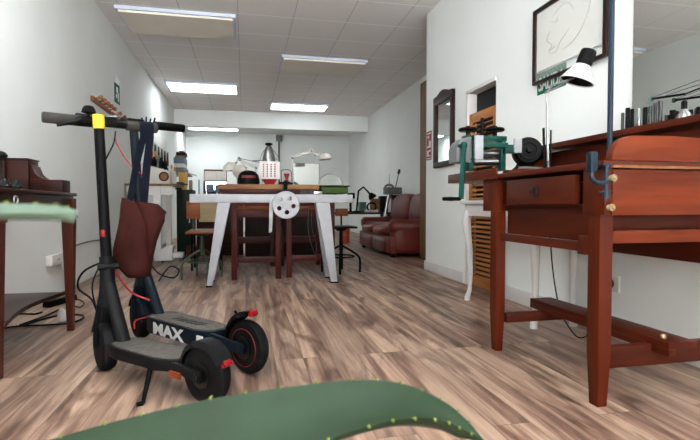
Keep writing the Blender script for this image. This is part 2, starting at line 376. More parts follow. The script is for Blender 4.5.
# shop front behind the camera: wall with a wide window
WX0, WX1, WZ0, WZ1 = -1.35, 1.95, 0.25, 2.45
w = MB(); w.box(-1.7, WX0, Y0-0.1, Y0, 0, ZC); w.box(WX1, XR+0.02, Y0-0.1, Y0, 0, ZC); w.box(WX0, WX1, Y0-0.1, Y0, 0, WZ0); w.box(WX0, WX1, Y0-0.1, Y0, WZ1, ZC)
w.build('wall_front', 'wall', kind='structure', smooth=0)
w = MB()
for x in (WX0+0.03, -0.25, 0.85, WX1-0.03): w.box(x-0.03, x+0.03, Y0-0.09, Y0-0.03, WZ0, WZ1)
w.box(WX0, WX1, Y0-0.088, Y0-0.032, WZ0, WZ0+0.06); w.box(WX0, WX1, Y0-0.088, Y0-0.032, WZ1-0.06, WZ1)
wf = w.build('window_2', 'trim', kind='structure', smooth=0)
p = MB().box(WX0+0.06, WX1-0.06, Y0-0.063, Y0-0.057, WZ0+0.06, WZ1-0.06).build('pane', 'clear', wf, smooth=0)
# skirting boards
w = MB(); w.box(XR-0.016, XR, Y0, DY0-0.05, 0, 0.105, 0.004); w.box(XR-0.016, XR, DY1+0.05, YP, 0, 0.105, 0.004); w.box(XR-0.016, XR+0.2, YP, YP+0.016, 0, 0.105, 0.004)
w.build('baseboard_right', 'trim', kind='structure')
# casing of the closet opening
w = MB(); w.box(XR-0.012, XR+0.10, DY1-0.03, DY1, 0, DZ); w.box(XR-0.012, XR+0.10, DY0, DY1, DZ-0.03, DZ); w.build('trim_2', 'trim', kind='structure', smooth=0)
# louvred door in the opening
dr = bpy.data.objects.new('door_1', None); COL.objects.link(dr); dr.location = (2.05, 3.9, 0); WLOC['door_1'] = V(dr.location); dr['kind'] = 'structure'
a0, a1, zt = DY0+0.005, DY1-0.035, 1.575
w = MB()
w.box(2.036, 2.066, a0, a0+0.055, 0.01, zt, 0.003); w.box(2.036, 2.066, a1-0.055, a1, 0.01, zt, 0.003)
w.build('stile', 'louver_z', dr)
w = MB()
for z0, z1 in ((0.01, 0.11), (0.74, 0.81), (zt-0.085, zt)): w.box(2.036, 2.066, a0+0.055, a1-0.055, z0, z1, 0.003)
w.build('rail', 'louver', dr)
w = MB()
for z0, z1 in ((0.12, 0.735), (0.82, zt-0.09)):
    n = int((z1-z0)/0.040)
    for i in range(n):
        z = z0+(i+0.5)*(z1-z0)/n
        w.hexa([(2.034, a0+0.05, z-0.010), (2.036, a0+0.05, z-0.014), (2.036, a1-0.05, z-0.014), (2.034, a1-0.05, z-0.010),
                (2.062, a0+0.05, z+0.008), (2.064, a0+0.05, z+0.004), (2.064, a1-0.05, z+0.004), (2.062, a1-0.05, z+0.008)])
w.build('slat_panel', 'louver', dr)
# ------------------------------------------------------------------ ceiling lights
def ceiling_light(x0, x1, y0, y1, z, on, label, dm='diff_on', drop=0.03):
    t = thing('ceiling_light', label, 'ceiling light', ((x0+x1)/2, (y0+y1)/2, z), 'fluorescent ceiling panels')
    w = MB(); b = 0.03; zt = (ZC if y1 < 11.6 else ZB)
    w.box(x0, x1, y0, y0+b, z-0.006, zt-0.001); w.box(x0, x1, y1-b, y1, z-0.006, zt-0.001)
    w.box(x0, x0+b, y0+b, y1-b, z-0.006, zt-0.001); w.box(x1-b, x1, y0+b, y1-b, z-0.006, zt-0.001)
    w.build('frame', 'lampbody', t, smooth=0)
    MB().box(x0+b, x1-b, y0+b, y1-b, z-drop, z+0.012).build('diffuser', dm if on else 'diff_off', t, smooth=0)
    return t
ceiling_light(-1.36, -0.09, 5.65, 6.38, 2.868, False, 'unlit beige ceiling light panel, large one nearest the left wall')
ceiling_light(0.53, 1.80, 6.98, 7.66, 2.868, False, 'unlit beige ceiling light panel on the right, above the wall mirror side')
ceiling_light(-1.35, -0.11, 8.82, 9.55, 2.868, True, 'glowing white ceiling light panel, the lit one nearest the left wall', 'diff_soft', 0.0)
ceiling_light(0.55, 1.77, 10.2, 10.78, 2.868, True, 'glowing white ceiling light panel to the right, in front of the beam', 'diff_soft', 0.02)
ceiling_light(-1.35, -0.11, 2.45, 3.15, 2.868, True, 'added unseen ceiling light panel on the left, over the mahogany writing desk')  # added out of view to brighten the foreground on the desk side
ceiling_light(-1.35, -0.11, -0.72, -0.02, 2.868, True, 'added unseen ceiling light panel on the left, next to the potted aloe')  # also added, unseen, to lift the dark foreground
ceiling_light(0.0, 1.24, 0.20, 0.90, 2.868, True, 'added unseen ceiling light panel between the aloe and the jeweller bench')  # another unseen panel added to light the foreground
ceiling_light(0.40, 1.64, -2.60, -1.90, 2.868, True, 'added unseen ceiling light panel nearest the shop window')  # added behind the view as foreground fill
ceiling_light(-1.38, -0.14, 12.20, 12.80, 2.655, True, 'glowing ceiling light seen as a thin strip under the beam', 'diff_on', 0.0)

# ------------------------------------------------------------------ right wall: pictures, mirrors, signs
def rwall_rect(x, y0, y1, z0, z1, th): return (x-th, x, y0, y1, z0, z1)
# framed drawing behind glass
FY0, FY1, FZ0, FZ1 = 2.355, 3.065, 1.583, 2.10
t = thing('framed_drawing', 'large faint pencil drawing in a thin dark frame above the exit sign', 'picture', (XR-0.03, (FY0+FY1)/2, FZ0))
w = MB(); fw = 0.028
for r in ((FY0, FY1, FZ0, FZ0+fw*0.7), (FY0, FY1, FZ1-fw, FZ1), (FY0, FY0+fw, FZ0+fw*0.7, FZ1-fw), (FY1-fw, FY1, FZ0+fw*0.7, FZ1-fw)): w.box(XR-0.045, XR-0.015, *r, 0.003)
w.build('frame', 'darkframe', t)
MB().box(XR-0.026, XR-0.023, FY0+fw, FY1-fw, FZ0+0.085, FZ1-fw).build('drawing_paper', 'paper', t, smooth=0)
w = MB(); xs = XR-0.0275
def stroke(pts, r=0.0016): w.tube(spline([(xs, FY0+(1-a)*(FY1-FY0), FZ0+c*(FZ1-FZ0)) for a, c in pts], 6), r, 5)
stroke([(0.83, 0.93), (0.80, 0.75), (0.74, 0.55), (0.62, 0.38), (0.45, 0.30)])
stroke([(0.30, 0.80), (0.42, 0.86), (0.52, 0.83), (0.57, 0.74)])
stroke([(0.24, 0.62), (0.20, 0.52), (0.27, 0.44), (0.24, 0.36), (0.33, 0.32), (0.40, 0.42), (0.52, 0.52)])
stroke([(0.26, 0.74), (0.33, 0.70), (0.36, 0.74)]); stroke([(0.22, 0.40), (0.28, 0.38), (0.33, 0.40)])
stroke([(0.86, 0.95), (0.80, 0.90), (0.78, 0.95), (0.84, 0.88)])
w.build('pencil_lines', 'ink', t)
MB().box(XR-0.036, XR-0.033, FY0+fw, FY1-fw, FZ0+fw*0.7, FZ1-fw).build('glass_pane', 'clear', t, smooth=0)
# SALIDA sign
t = thing('exit_sign', 'green SALIDA exit sign tucked under the framed drawing', 'sign', (XR-0.004, 2.92, 1.525))
MB().box(XR-0.005, XR-0.001, 2.75, 3.06, 1.515, 1.665).build('panel', 'green_sign', t, smooth=0)
MB().text('SALIDA', (XR-0.006, 3.045, 1.54), (0, -1, 0), (0, 0, 1), 0.13, 0.0008, bold=0.002, fitw=0.28).build('lettering', 'white', t, smooth=0)
# small dark-framed mirror with crest
t = thing('wall_mirror', 'tall narrow mirror in dark frame with arched crest', 'mirror', (XR-0.02, 4.75, 1.15))
MY0, MY1, MZ0, MZ1 = 4.42, 4.90, 1.14, 1.855
w = MB(); f = 0.055
w.box(XR-0.04, XR-0.004, MY0, MY0+f, MZ0+f, MZ1-0.04, 0.006); w.box(XR-0.04, XR-0.004, MY1-f, MY1, MZ0+f, MZ1-0.04, 0.006); w.box(XR-0.04, XR-0.004, MY0, MY1, MZ0, MZ0+f, 0.006)
cr = [(MY0, MZ1-0.05), (MY0, MZ1+0.0)]
for i in range(13):
    a = i/12; y = MY0+(MY1-MY0)*a
    cr.append((y, MZ1 + 0.02 + 0.055*max(0, math.sin(PI*a))**2.2 + (0.012 if i in (0, 1, 11, 12) else 0)))
cr += [(MY1, MZ1), (MY1, MZ1-0.05)]
w.prism(cr, 'yz', XR-0.04, XR-0.004, 0.004)
w.build('frame', 'darkframe', t)
MB().box(XR-0.02, XR-0.012, MY0+f, MY1-f, MZ0+f, MZ1-0.045).build('mirror_glass', 'mirror', t, smooth=0)
# red and white poster by the corner
t = thing('notice_poster', 'small white notice with red lettering beside the arched mirror', 'poster', (XR-0.002, 5.11, 1.24))
MB().box(XR-0.0035, XR-0.001, 5.02, 5.19, 1.245, 1.575).build('sheet', 'pinkpaper', t, smooth=0)
w = MB(); random.seed(3)
w.box(XR-0.0045, XR-0.0036, 5.03, 5.18, 1.555, 1.57); w.box(XR-0.0045, XR-0.0036, 5.03, 5.18, 1.25, 1.262)
w.box(XR-0.0045, XR-0.0036, 5.03, 5.045, 1.262, 1.555); w.box(XR-0.0045, XR-0.0036, 5.165, 5.18, 1.262, 1.555)
w.box(XR-0.0045, XR-0.0036, 5.05, 5.10, 1.46, 1.54); w.box(XR-0.0045, XR-0.0036, 5.115, 5.16, 1.41, 1.50); w.box(XR-0.0045, XR-0.0036, 5.05, 5.16, 1.36, 1.385)
w.box(XR-0.0045, XR-0.0036, 5.05, 5.11, 1.30, 1.34); w.box(XR-0.0045, XR-0.0036, 5.05, 5.16, 1.272, 1.29); w.box(XR-0.0045, XR-0.0036, 5.11, 5.16, 1.52, 1.54)
w.build('red_print', 'posterred', t, smooth=0)
# big frameless mirror on the near right
tag(MB().box(XR-0.012, XR-0.002, 0.2, 2.195, 1.14, 2.6, 0.002).build('large_mirror', 'mirror', smooth=0), 'large frameless mirror on wall behind the red-brown bench', 'mirror')
# socket on right wall
t = thing('wall_socket', 'white wall socket low behind the red-brown bench', 'socket', (XR-0.01, 2.31, 0.26))
MB().box(XR-0.014, XR-0.001, 2.265, 2.36, 0.255, 0.345, 0.004).build('plate', 'white', t)
MB().cyl((XR-0.028, 2.325, 0.30), (XR-0.012, 2.325, 0.30), 0.026, 0.028, 16).build('black_plug', 'black', t)

# ------------------------------------------------------------------ left wall fittings
t = thing('wall_socket', 'white socket block with adapter on lower left wall', 'socket', (XL+0.02, 4.38, 0.25))
MB().box(XL+0.001, XL+0.05, 4.20, 4.56, 0.255, 0.34, 0.006).build('plate', 'trim', t)
MB().box(XL+0.051, XL+0.11, 4.40, 4.50, 0.20, 0.29, 0.01).build('adapter', 'trim', t)
w = MB()
for y in (4.31, 4.345): w.cyl((XL+0.049, y, 0.30), (XL+0.053, y, 0.30), 0.006, seg=10)
w.build('socket_hole', 'black', t)
t = thing('evacuation_sign', 'small green and white sign high on left wall', 'sign', (XL+0.003, 6.46, 1.99))
MB().box(XL+0.001, XL+0.004, 6.34, 6.59, 2.0, 2.24).build('panel', 'green_sign', t, smooth=0)
w = MB(); w.box(XL+0.001, XL+0.004, 6.34, 6.59, 2.2405, 2.31); w.box(XL+0.0042, XL+0.0055, 6.42, 6.50, 2.13, 2.20); w.box(XL+0.0042, XL+0.0055, 6.40, 6.46, 2.06, 2.11); w.box(XL+0.0042, XL+0.0055, 6.49, 6.54, 2.03, 2.14)
w.build('white_pictogram', 'white', t, smooth=0)
# wooden peg racks
def peg_rack(y0, z0, y1, z1, n, label):
    t = thing('peg_rack', label, 'rack', (XL+0.02, (y0+y1)/2, min(z0, z1)), 'wooden racks on the left wall')
    w = MB(); w.hexa([(XL+0.002, y0, z0), (XL+0.03, y0, z0), (XL+0.03, y1, z1), (XL+0.002, y1, z1), (XL+0.002, y0, z0+0.05), (XL+0.03, y0, z0+0.05), (XL+0.03, y1, z1+0.05), (XL+0.002, y1, z1+0.05)], 0.004)
    w.build('back_board', 'pegwood', t)
    for i in range(n):
        a = (i+0.5)/n; y = y0+(y1-y0)*a; z = z0+(z1-z0)*a+0.035
        q = MB(); q.lathe([(0.009, 0), (0.009, 0.03), (0.022, 0.045), (0.026, 0.06), (0.018, 0.075), (0.004, 0.08)], (XL+0.028, y, z), (1, 0, 0.25), 12); q.build('peg', 'pegwood', t)
peg_rack(5.40, 1.815, 6.08, 1.80, 5, 'brown wooden peg rack on left wall above the black handlebar')
peg_rack(6.13, 1.79, 6.60, 1.79, 2, 'short wooden rack just beyond the longer peg rack')

# ------------------------------------------------------------------ jeweller's bench on the right
BX0, BX1, BYN, BYF = 1.235, 1.93, 1.455, 2.24
t = thing('jeweller_bench', 'tall red-brown stained pine jeweller bench with footrest and drawer', 'workbench', (1.6, 1.85, 0))
def tleg(x, y, sx, sy, z1, m='bench_z'):
    w = MB(); a = 0.72
    w.loft([[(x-sx*a, y-sy*a, 0), (x+sx*a, y-sy*a, 0), (x+sx*a, y+sy*a, 0), (x-sx*a, y+sy*a, 0)],
            [(x-sx, y-sy, 0.2), (x+sx, y-sy, 0.2), (x+sx, y+sy, 0.2), (x-sx, y+sy, 0.2)],
            [(x-sx, y-sy, z1), (x+sx, y-sy, z1), (x+sx, y+sy, z1), (x-sx, y+sy, z1)]])
    w.build('leg', m, t, smooth=20)
tleg(1.276, 1.525, 0.027, 0.030, 0.86); tleg(1.258, 2.225, 0.025, 0.030, 0.86); tleg(1.88, 1.525, 0.028, 0.032, 0.86); tleg(1.88, 2.222, 0.028, 0.032, 0.86)
# low rails between front and rear legs
MB().box(1.30, 1.85, 1.515, 1.548, 0.135, 0.215, 0.003).build('side_rail', 'bench_d', t)
MB().box(1.30, 1.85, 2.205, 2.238, 0.140, 0.190, 0.003).build('side_rail', 'bench_d', t)
# footrest running along the bench
w = MB(); w.box(1.50, 1.625, 1.44, 2.31, 0.216, 0.240, 0.003); w.box(1.50, 1.53, 1.44, 2.31, 0.19, 0.2155, 0.002)
w.build('footrest', 'bench_y', t)
w = MB(); w.ball((1.535, 1.50, 0.247), 0.011, 10); w.build('brass_screw', 'brass', t)
# top rails
MB().box(1.30, 1.85, 1.51, 1.545, 0.60, 0.648, 0.003).build('lower_rail', 'bench_x', t)
MB().box(1.30, 1.85, 1.555, 1.575, 0.648, 0.72, 0.002).build('apron', 'bench_d', t)
MB().box(1.245, 1.275, 1.58, 2.18, 0.565, 0.60, 0.003).build('lower_rail', 'bench_y', t)
MB().box(1.285, 1.30, 1.58, 2.18, 0.60, 0.735, 0.002).build('apron', 'bench_y', t)
MB().box(1.238, 1.262, 1.56, 1.60, 0.555, 0.625, 0.003).build('rail_end', 'bench_z', t)
MB().box(1.84, 1.865, 1.58, 2.18, 0.50, 0.80, 0.002).build('rear_panel', 'bench_y', t)
# carcass
MB().box(1.2705, 1.95, 1.462, 1.492, 0.705, 0.868, 0.003).build('side_panel', 'bench_x', t)
MB().box(1.242, 1.27, 1.465, 1.58, 0.705, 0.872, 0.003).build('corner_block', 'bench_z', t)
MB().box(1.240, 1.266, 2.19, 2.35, 0.71, 0.872, 0.003).build('corner_block', 'bench_z', t)
MB().box(1.262, 1.95, 2.33, 2.36, 0.71, 0.868, 0.003).build('side_panel', 'bench_x', t)
d = MB().box(1.230, 1.256, 1.61, 2.10, 0.745, 0.858, 0.004).build('drawer', 'bench_y', t)
w = MB(); w.torus((1.218, 1.85, 0.795), 0.018, 0.004, (1, 0, 0), 16, 6); w.cyl((1.212, 1.85, 0.812), (1.232, 1.85, 0.812), 0.007, seg=10); w.ball((1.22, 1.885, 0.80), 0.008, 8); w.build('pull_handle', 'graphite', d)
MB().box(1.262, 1.95, 1.60, 2.33, 0.735, 0.745).build('drawer_shelf', 'bench_y', t)
# worktop with the long overhang towards the rolling mill
w = MB(); w.box(1.225, 1.98, 1.455, 2.745, 0.873, 0.897, 0.004); w.build('worktop', 'bench_y', t)
MB().box(1.2125, 1.2245, 2.17, 2.745, 0.873, 0.925, 0.003).build('front_lip', 'bench_y', t)
MB().box(1.262, 1.95, 1.452, 1.4615, 0.872, 0.882, 0.002).build('worn_strip', 'pinepale_y', t)
# rounded cheek on the near side
ch = [(1.265, 0.898)]
for i in range(8):
    a = PI - (PI/2)*i/7; ch.append((1.35+0.085*math.cos(a), 0.905+0.083*math.sin(a)))
ch += [(1.50, 0.991), (1.70, 0.985), (1.95, 1.0), (1.95, 0.898)]
w = MB(); w.prism(ch, 'xz', 1.458, 1.492, 0.005); w.build('rounded_cheek', 'bench_x', t)
# rear upstand, its shelf and far cheek
MB().box(1.86, 1.90, 1.50, 2.74, 0.898, 1.068, 0.003).build('back_panel', 'bench_y', t)
MB().box(1.79, 2.01, 1.40, 2.745, 1.078, 1.110, 0.004).build('back_shelf', 'bench_y', t)
MB().box(1.80, 1.858, 1.55, 2.60, 0.898, 0.955, 0.004).build('ledge', 'bench_y', t)
sc = [(1.50, 0.898), (1.55, 0.902), (1.60, 0.93), (1.66, 0.985), (1.73, 1.01), (1.78, 1.05), (1.80, 1.076), (1.858, 1.076), (1.858, 0.898)]
MB().prism(sc, 'xz', 2.70, 2.735, 0.004).build('scroll_cheek', 'bench_x', t)
# eye bolts with pale knobs
for px, py in ((614, 178), (612, 207.5)):
    c = at(px, py, 1.448); w = MB(); w.cyl(c, c+V((0, 0.0135, 0)), 0.009, 0.012, 12); w.torus(c, 0.010, 0.0035, (0, 1, 0), 16, 6); w.ball(c-V((0, 0.006, 0)), 0.006, 10); w.build('knob', 'brass', t)

# flex-shaft hanger: blue pole with its clamp
t = thing('pole_stand', 'tall dark blue steel pole clamped to the bench corner', 'stand', (1.245, 1.44, 0.86))
MB().cyl((1.288, 1.50, 0.885), (1.288, 1.50, 1.62), 0.0095, seg=14).build('pole', 'bluepaint', t)
CY = 1.425
a = at(588.5, 172, CY); b = at(595.5, 152, CY); w = MB(); w.box(a.x, b.x, CY-0.014, CY+0.014, a.z, b.z, 0.006)
w.tube(spline([at(592, 168, CY), at(591.5, 177, CY), at(594, 181, CY), at(599, 183, CY), at(608, 182, CY)], 5), 0.0085, 8); a = at(600, 166, CY); b = at(611, 164, CY); w.box(a.x, b.x, CY-0.012, CY+0.022, a.z, b.z, 0.002)
w.build('clamp_frame', 'bluepaint', t)
w = MB(); w.cyl(at(606, 199, CY), at(606, 166, CY), 0.007, seg=10); w.cyl(at(606, 171, CY), at(606, 166, CY), 0.012, seg=12); w.cyl(at(598.5, 192, CY), at(613, 192, CY), 0.0035, seg=8); w.cyl(at(606, 199, CY), at(606, 189, CY), 0.010, seg=10)
w.build('clamp_screw', 'bluepaint', t)

# white wooden console with curved legs
t = thing('console_table', 'slim white console table with curved cabriole legs behind the bench', 'table', (1.84, 3.0, 0))
MB().box(1.655, 2.01, 2.50, 3.52, 0.752, 0.776, 0.006).build('tabletop', 'white', t)
MB().box(1.68, 1.995, 2.54, 3.48, 0.66, 0.751, 0.004).build('apron', 'white', t)
for x, y in ((1.705, 3.44), (1.705, 2.575), (1.965, 3.44), (1.965, 2.575)):
    dx = -0.022 if x < 1.8 else 0.0; dy = 0.018 if y > 3 else -0.018
    w = MB(); prof = [(0.70, 0.030, 0.4), (0.62, 0.032, 1.0), (0.52, 0.027, 0.6), (0.38, 0.021, -0.1), (0.20, 0.016, -0.35), (0.08, 0.015, -0.1), (0.03, 0.020, 0.5), (0, 0.020, 0.6)]
    w.loft([[(x+dx*k+r*math.cos(PI/4+PI*j/4)*1.15, y+dy*k+r*math.sin(PI/4+PI*j/4)*1.15, z) for j in range(8)] for z, r, k in reversed(prof)]); w.build('leg', 'white', t, smooth=60)

# rolling mill on the overhang
MYC = 2.58
t = thing('rolling_mill', 'teal green hand rolling mill with black handwheels and crank', 'rolling mill', (1.42, MYC, 0.898))
def P(px, py, dy=0.0): return at(px, py, MYC+dy)
def pbox(w, x0, y0, x1, y1, d0, d1, bev=0.003):
    a = P(x0, y1); b = P(x1, y0); w.box(a.x, b.x, MYC+d0, MYC+d1, a.z, b.z, bev)
zb = 0.8975
w = MB(); a = P(463, 170); b = P(502, 170); w.box(a.x, b.x, MYC-0.08, MYC+0.08, zb, zb+0.022, 0.004); w.build('base_plate', 'black', t)
w = MB(); pbox(w, 466, 137, 471, 171, -0.035, 0.035); w.build('side_frame', 'teal', t)
w = MB(); pbox(w, 498, 139, 503, 171, -0.035, 0.035); w.build('side_frame', 'teal', t)
w = MB(); pbox(w, 464, 137, 504, 140.5, -0.035, 0.035); w.build('top_bridge', 'teal', t)
w = MB(); pbox(w, 477, 144, 502, 148.5, -0.07, -0.04); pbox(w, 500, 146, 514, 154, -0.06, -0.02); w.build('cross_bar', 'teal', t)
w = MB(); pbox(w, 468.5, 137.5, 476.5, 160.5, -0.085, -0.07, 0.002); w.build('maker_plate', 'white_steel', t)
w = MB(); pbox(w, 508, 140, 515.5, 154, -0.07, -0.055, 0.002); w.build('maker_plate', 'white_steel', t)
w = MB()
for px in (471, 474.5): w.ball(P(px, 159, -0.087), 0.0045, 8)
for px in (510, 513.5): w.ball(P(px, 152.5, -0.072), 0.004, 8)
w.build('bolt', 'black', t)
for py in (153.5, 162): MB().cyl(P(473, py), P(497, py), 0.021, seg=20).build('roller', 'steel', t)
# gear cover
a = P(453.5, 163); b = P(468, 138); w = MB(); gc = []
for i in range(9):
    q = PI - PI/2*i/8; gc.append((b.x-0.005 + (b.x-a.x)*math.cos(q), b.z-0.08+0.08*math.sin(q)))
gc += [(b.x, b.z-0.0), (b.x, a.z), (a.x-0.004, a.z)]
w.prism(gc, 'xz', MYC-0.05, MYC+0.06, 0.004); w.build('gear_cover', 'grey', t)
for px in (468, 495):
    w = MB(); c = P(px, 130); w.lathe([(0.012, -0.008), (0.050, -0.008), (0.056, 0), (0.050, 0.010), (0.014, 0.010), (0.012, 0.022)], c, (0, 0, 1), 20); w.cyl((c.x, c.y, c.z-0.045), (c.x, c.y, c.z), 0.012, seg=10); w.build('handwheel', 'black', t)
w = MB(); c = P(482, 136); w.cyl(c, (c.x, c.y, c.z+0.10), 0.010, 0.010, 12); w.ball((c.x, c.y, c.z+0.095), 0.012, 10); w.cyl((c.x-0.02, c.y, c.z+0.055), (c.x+0.02, c.y, c.z+0.055), 0.007, seg=8); w.build('centre_screw', 'black', t)
w = MB(); c0 = P(464, 145, -0.10); c1 = P(461, 199, -0.10); w.tube([c0, c1], 0.016, 4); w.cyl(c0, (c0.x, MYC-0.05, c0.z), 0.014, seg=12); w.ball(c0, 0.02, 10); w.build('crank_arm', 'teal', t)
w = MB(); w.lathe([(0.006, 0), (0.010, 0.01), (0.012, 0.07), (0.010, 0.115), (0.004, 0.12)], c1, (-1, -0.15, 0), 12); w.build('crank_handle', 'black', t)

# round black grinder behind the lamp pole
GY = 2.60
t = thing('bench_grinder', 'round black bench machine between rolling mill and lamp pole', 'grinder', (1.5, GY, 0.898))
c = at(527, 152, GY)
w = MB(); w.lathe([(0.02, -0.05), (0.070, -0.05), (0.083, -0.035), (0.083, 0.035), (0.070, 0.05), (0.02, 0.05)], c, (-0.35, -1, 0.1), 28); w.build('wheel_guard', 'black', t)
w = MB(); q = V((-0.35, -1, 0.1)).normalized(); w.torus(c+q*0.05, 0.050, 0.008, q, 24, 6); w.cyl(c+q*0.045, c+q*0.07, 0.02, 0.014, 14); w.build('wheel_hub', 'graphite', t)
w = MB(); w.cyl((c.x+0.02, GY+0.03, c.z), (c.x+0.13, GY+0.07, c.z+0.005), 0.05, 0.045, 18); w.build('motor_body', 'black', t)
w = MB(); w.hexa([(c.x-0.06, GY-0.04, 0.898), (c.x+0.06, GY-0.04, 0.898), (c.x+0.06, GY+0.09, 0.898), (c.x-0.06, GY+0.09, 0.898), (c.x-0.025, GY-0.02, c.z-0.05), (c.x+0.03, GY-0.02, c.z-0.05), (c.x+0.03, GY+0.06, c.z-0.05), (c.x-0.025, GY+0.06, c.z-0.05)], 0.003); w.build('foot', 'black', t)

# desk lamp with white shade
LY = 2.02
t = thing('desk_lamp', 'desk lamp with white cone shade, black cap and slim silver pole', 'lamp', at(548, 176, LY))
b0 = at(548, 176, LY); b0.z = 0.899
MB().lathe([(0.03, 0), (0.03, 0.012), (0.012, 0.02), (0.009, 0.05)], b0, seg=16).build('base', 'darksteel', t)
p0 = at(548.5, 165, LY); p1 = at(546.5, 92, LY)
MB().cyl((b0.x, b0.y, b0.z+0.02), p1, 0.0062, 0.0045, 12).build('pole', 'steel', t)
w = MB(); q = at(543.5, 128, LY); q2 = at(544.5, 168, LY); w.cyl(q2, q, 0.006, seg=10); w.build('clamp_rod', 'black', t)
w = MB(); q = at(551, 130, LY); q2 = at(550.5, 163, LY); w.cyl(q2, q, 0.004, seg=10); w.build('clamp_rod', 'black', t)
w = MB(); s1 = at(547, 92, LY); s2 = at(553, 85, LY); s3 = at(574, 78, LY); s4 = at(549, 86, LY)
w.tube([s1, s2, s3], 0.0048, 6); w.tube([s1+V((0, 0.02, 0)), at(556, 88, LY+0.02), s3+V((0, 0.02, 0))], 0.0048, 6); w.tube([s4, at(556, 84, LY)], 0.005, 6); w.ball(s1, 0.009, 8); w.ball(s2, 0.008, 8); w.build('bracket_arm', 'grey', t)
rim = at(576.5, 82, LY); axv = (at(587.5, 54.5, LY-0.022)-rim).normalized(); L = 0.078
MAXV = axv
w = MB(); w.lathe([(0.077, 0), (0.079, 0.002), (0.037, L), (0.034, L+0.003), (0.034, L-0.004), (0.075, 0.004), (0.077, 0)], rim, MAXV, 32, cap=False); w.build('lamp_shade', 'white', t)
w = MB(); w.lathe([(0.001, L-0.006), (0.0335, L-0.005), (0.0735, 0.005), (0.0725, 0.006), (0.032, L-0.007), (0.001, L-0.0065)], rim, MAXV, 28); w.build('shade_lining', 'graphite', t)
w = MB(); w.lathe([(0.034, L-0.002), (0.036, L+0.004), (0.036, L+0.068), (0.032, L+0.076), (0.005, L+0.077)], rim, MAXV, 24); w.build('socket_cap', 'black', t)

# small bits on the worktop
t = thing('wooden_bench_pin', 'orange wooden block lying on the bench beside lamp foot', 'wood block', at(529, 176, 2.1))
a = at(515, 176, 2.12); b = at(545, 173, 2.12); MB().box(a.x, b.x, 2.06, 2.18, 0.8985, 0.916, 0.004).build('block', 'bench_x', t)
t = thing('hand_pliers', 'steel pliers lying on the orange wooden block', 'pliers', at(530, 172, 2.12))
w = MB(); w.tube([at(519, 171, 2.10), at(527, 170.5, 2.12), at(545, 172, 2.14)], [0.007, 0.009, 0.004], 6); w.tube([at(519, 170, 2.12), at(527, 170.5, 2.12), at(544, 170.5, 2.16)], [0.006, 0.009, 0.004], 6)
pl_ = w.build('jaws', 'steel', t); pl_.location.z += 0.012
t = thing('turned_knob', 'small orange turned wood knob on front edge below the mill', 'knob', at(506.5, 174, 2.3))
a = at(506.5, 172, 2.30); MB().lathe([(0.012, 0), (0.020, 0.008), (0.020, 0.02), (0.012, 0.028)], (a.x, 2.30, 0.8985), seg=14).build('knob', 'bench_z', t)

# punches on the back shelf
PZ = 1.1105
spec = [(622.5, 113, 'darksteel', 3.0), (627.5, 108, 'black', 4.2), (632, 109, 'black', 3.2), (638.5, 108.5, 'steel', 3.0), (645, 107.5, 'black', 4.0), (650, 106, 'darksteel', 3.4), (655, 103, 'darksteel', 3.2), (660, 101, 'darksteel', 3.6)]
nm = ['first', 'second', 'third', 'fourth', 'fifth', 'sixth', 'seventh', 'last']
for i, (px, py, mm, wd) in enumerate(spec):
    a = ax(px, 130, 1.885); top = ax(px, py, 1.885)
    r = wd/2*(a-V((0, 0, CAMH))).length/F*0.9
    o = MB().lathe([(r*0.9, 0), (r, 0.002), (r, top.z-PZ-0.003), (r*0.85, top.z-PZ)], (1.885, a.y, PZ), seg=14).build('metal_punch', mm)
    tag(o, {'steel': 'silver', 'black': 'black', 'darksteel': 'dark grey'}[mm]+' rod punch on the mirror shelf, '+nm[i]+' in the row from the left', 'punch', 'rod punches on the mirror shelf')
for i, (px, py) in enumerate(((669.5, 115), (674, 110), (691, 110), (698, 107))):
    a = ax(px, 118, 1.90); top = ax(px, py, 1.90)
    o = MB().lathe([(0.007, 0), (0.008, 0.002), (0.008, top.z-PZ-0.002), (0.006, top.z-PZ)], (1.90, a.y, PZ), seg=12).build('short_punch', 'black')
    tag(o, ['short black punch, nearest the row of tall punches', 'black punch just left of the conical bottle', 'black punch just right of the conical bottle', 'rightmost black punch on the mirror shelf'][i], 'punch', 'short punches by the conical bottle')
a = ax(684, 116, 1.86)
t = thing('spirit_lamp', 'silver conical bottle with black stopper on mirror shelf', 'bottle', (1.86, a.y, PZ))
MB().lathe([(0.030, 0), (0.033, 0.004), (0.030, 0.018), (0.012, 0.042), (0.010, 0.048)], (1.86, a.y, PZ), seg=22).build('body', 'steel', t)
MB().lathe([(0.011, 0.045), (0.012, 0.05), (0.012, 0.075), (0.008, 0.082), (0.002, 0.083)], (1.86, a.y, PZ), seg=16).build('stopper', 'black', t)
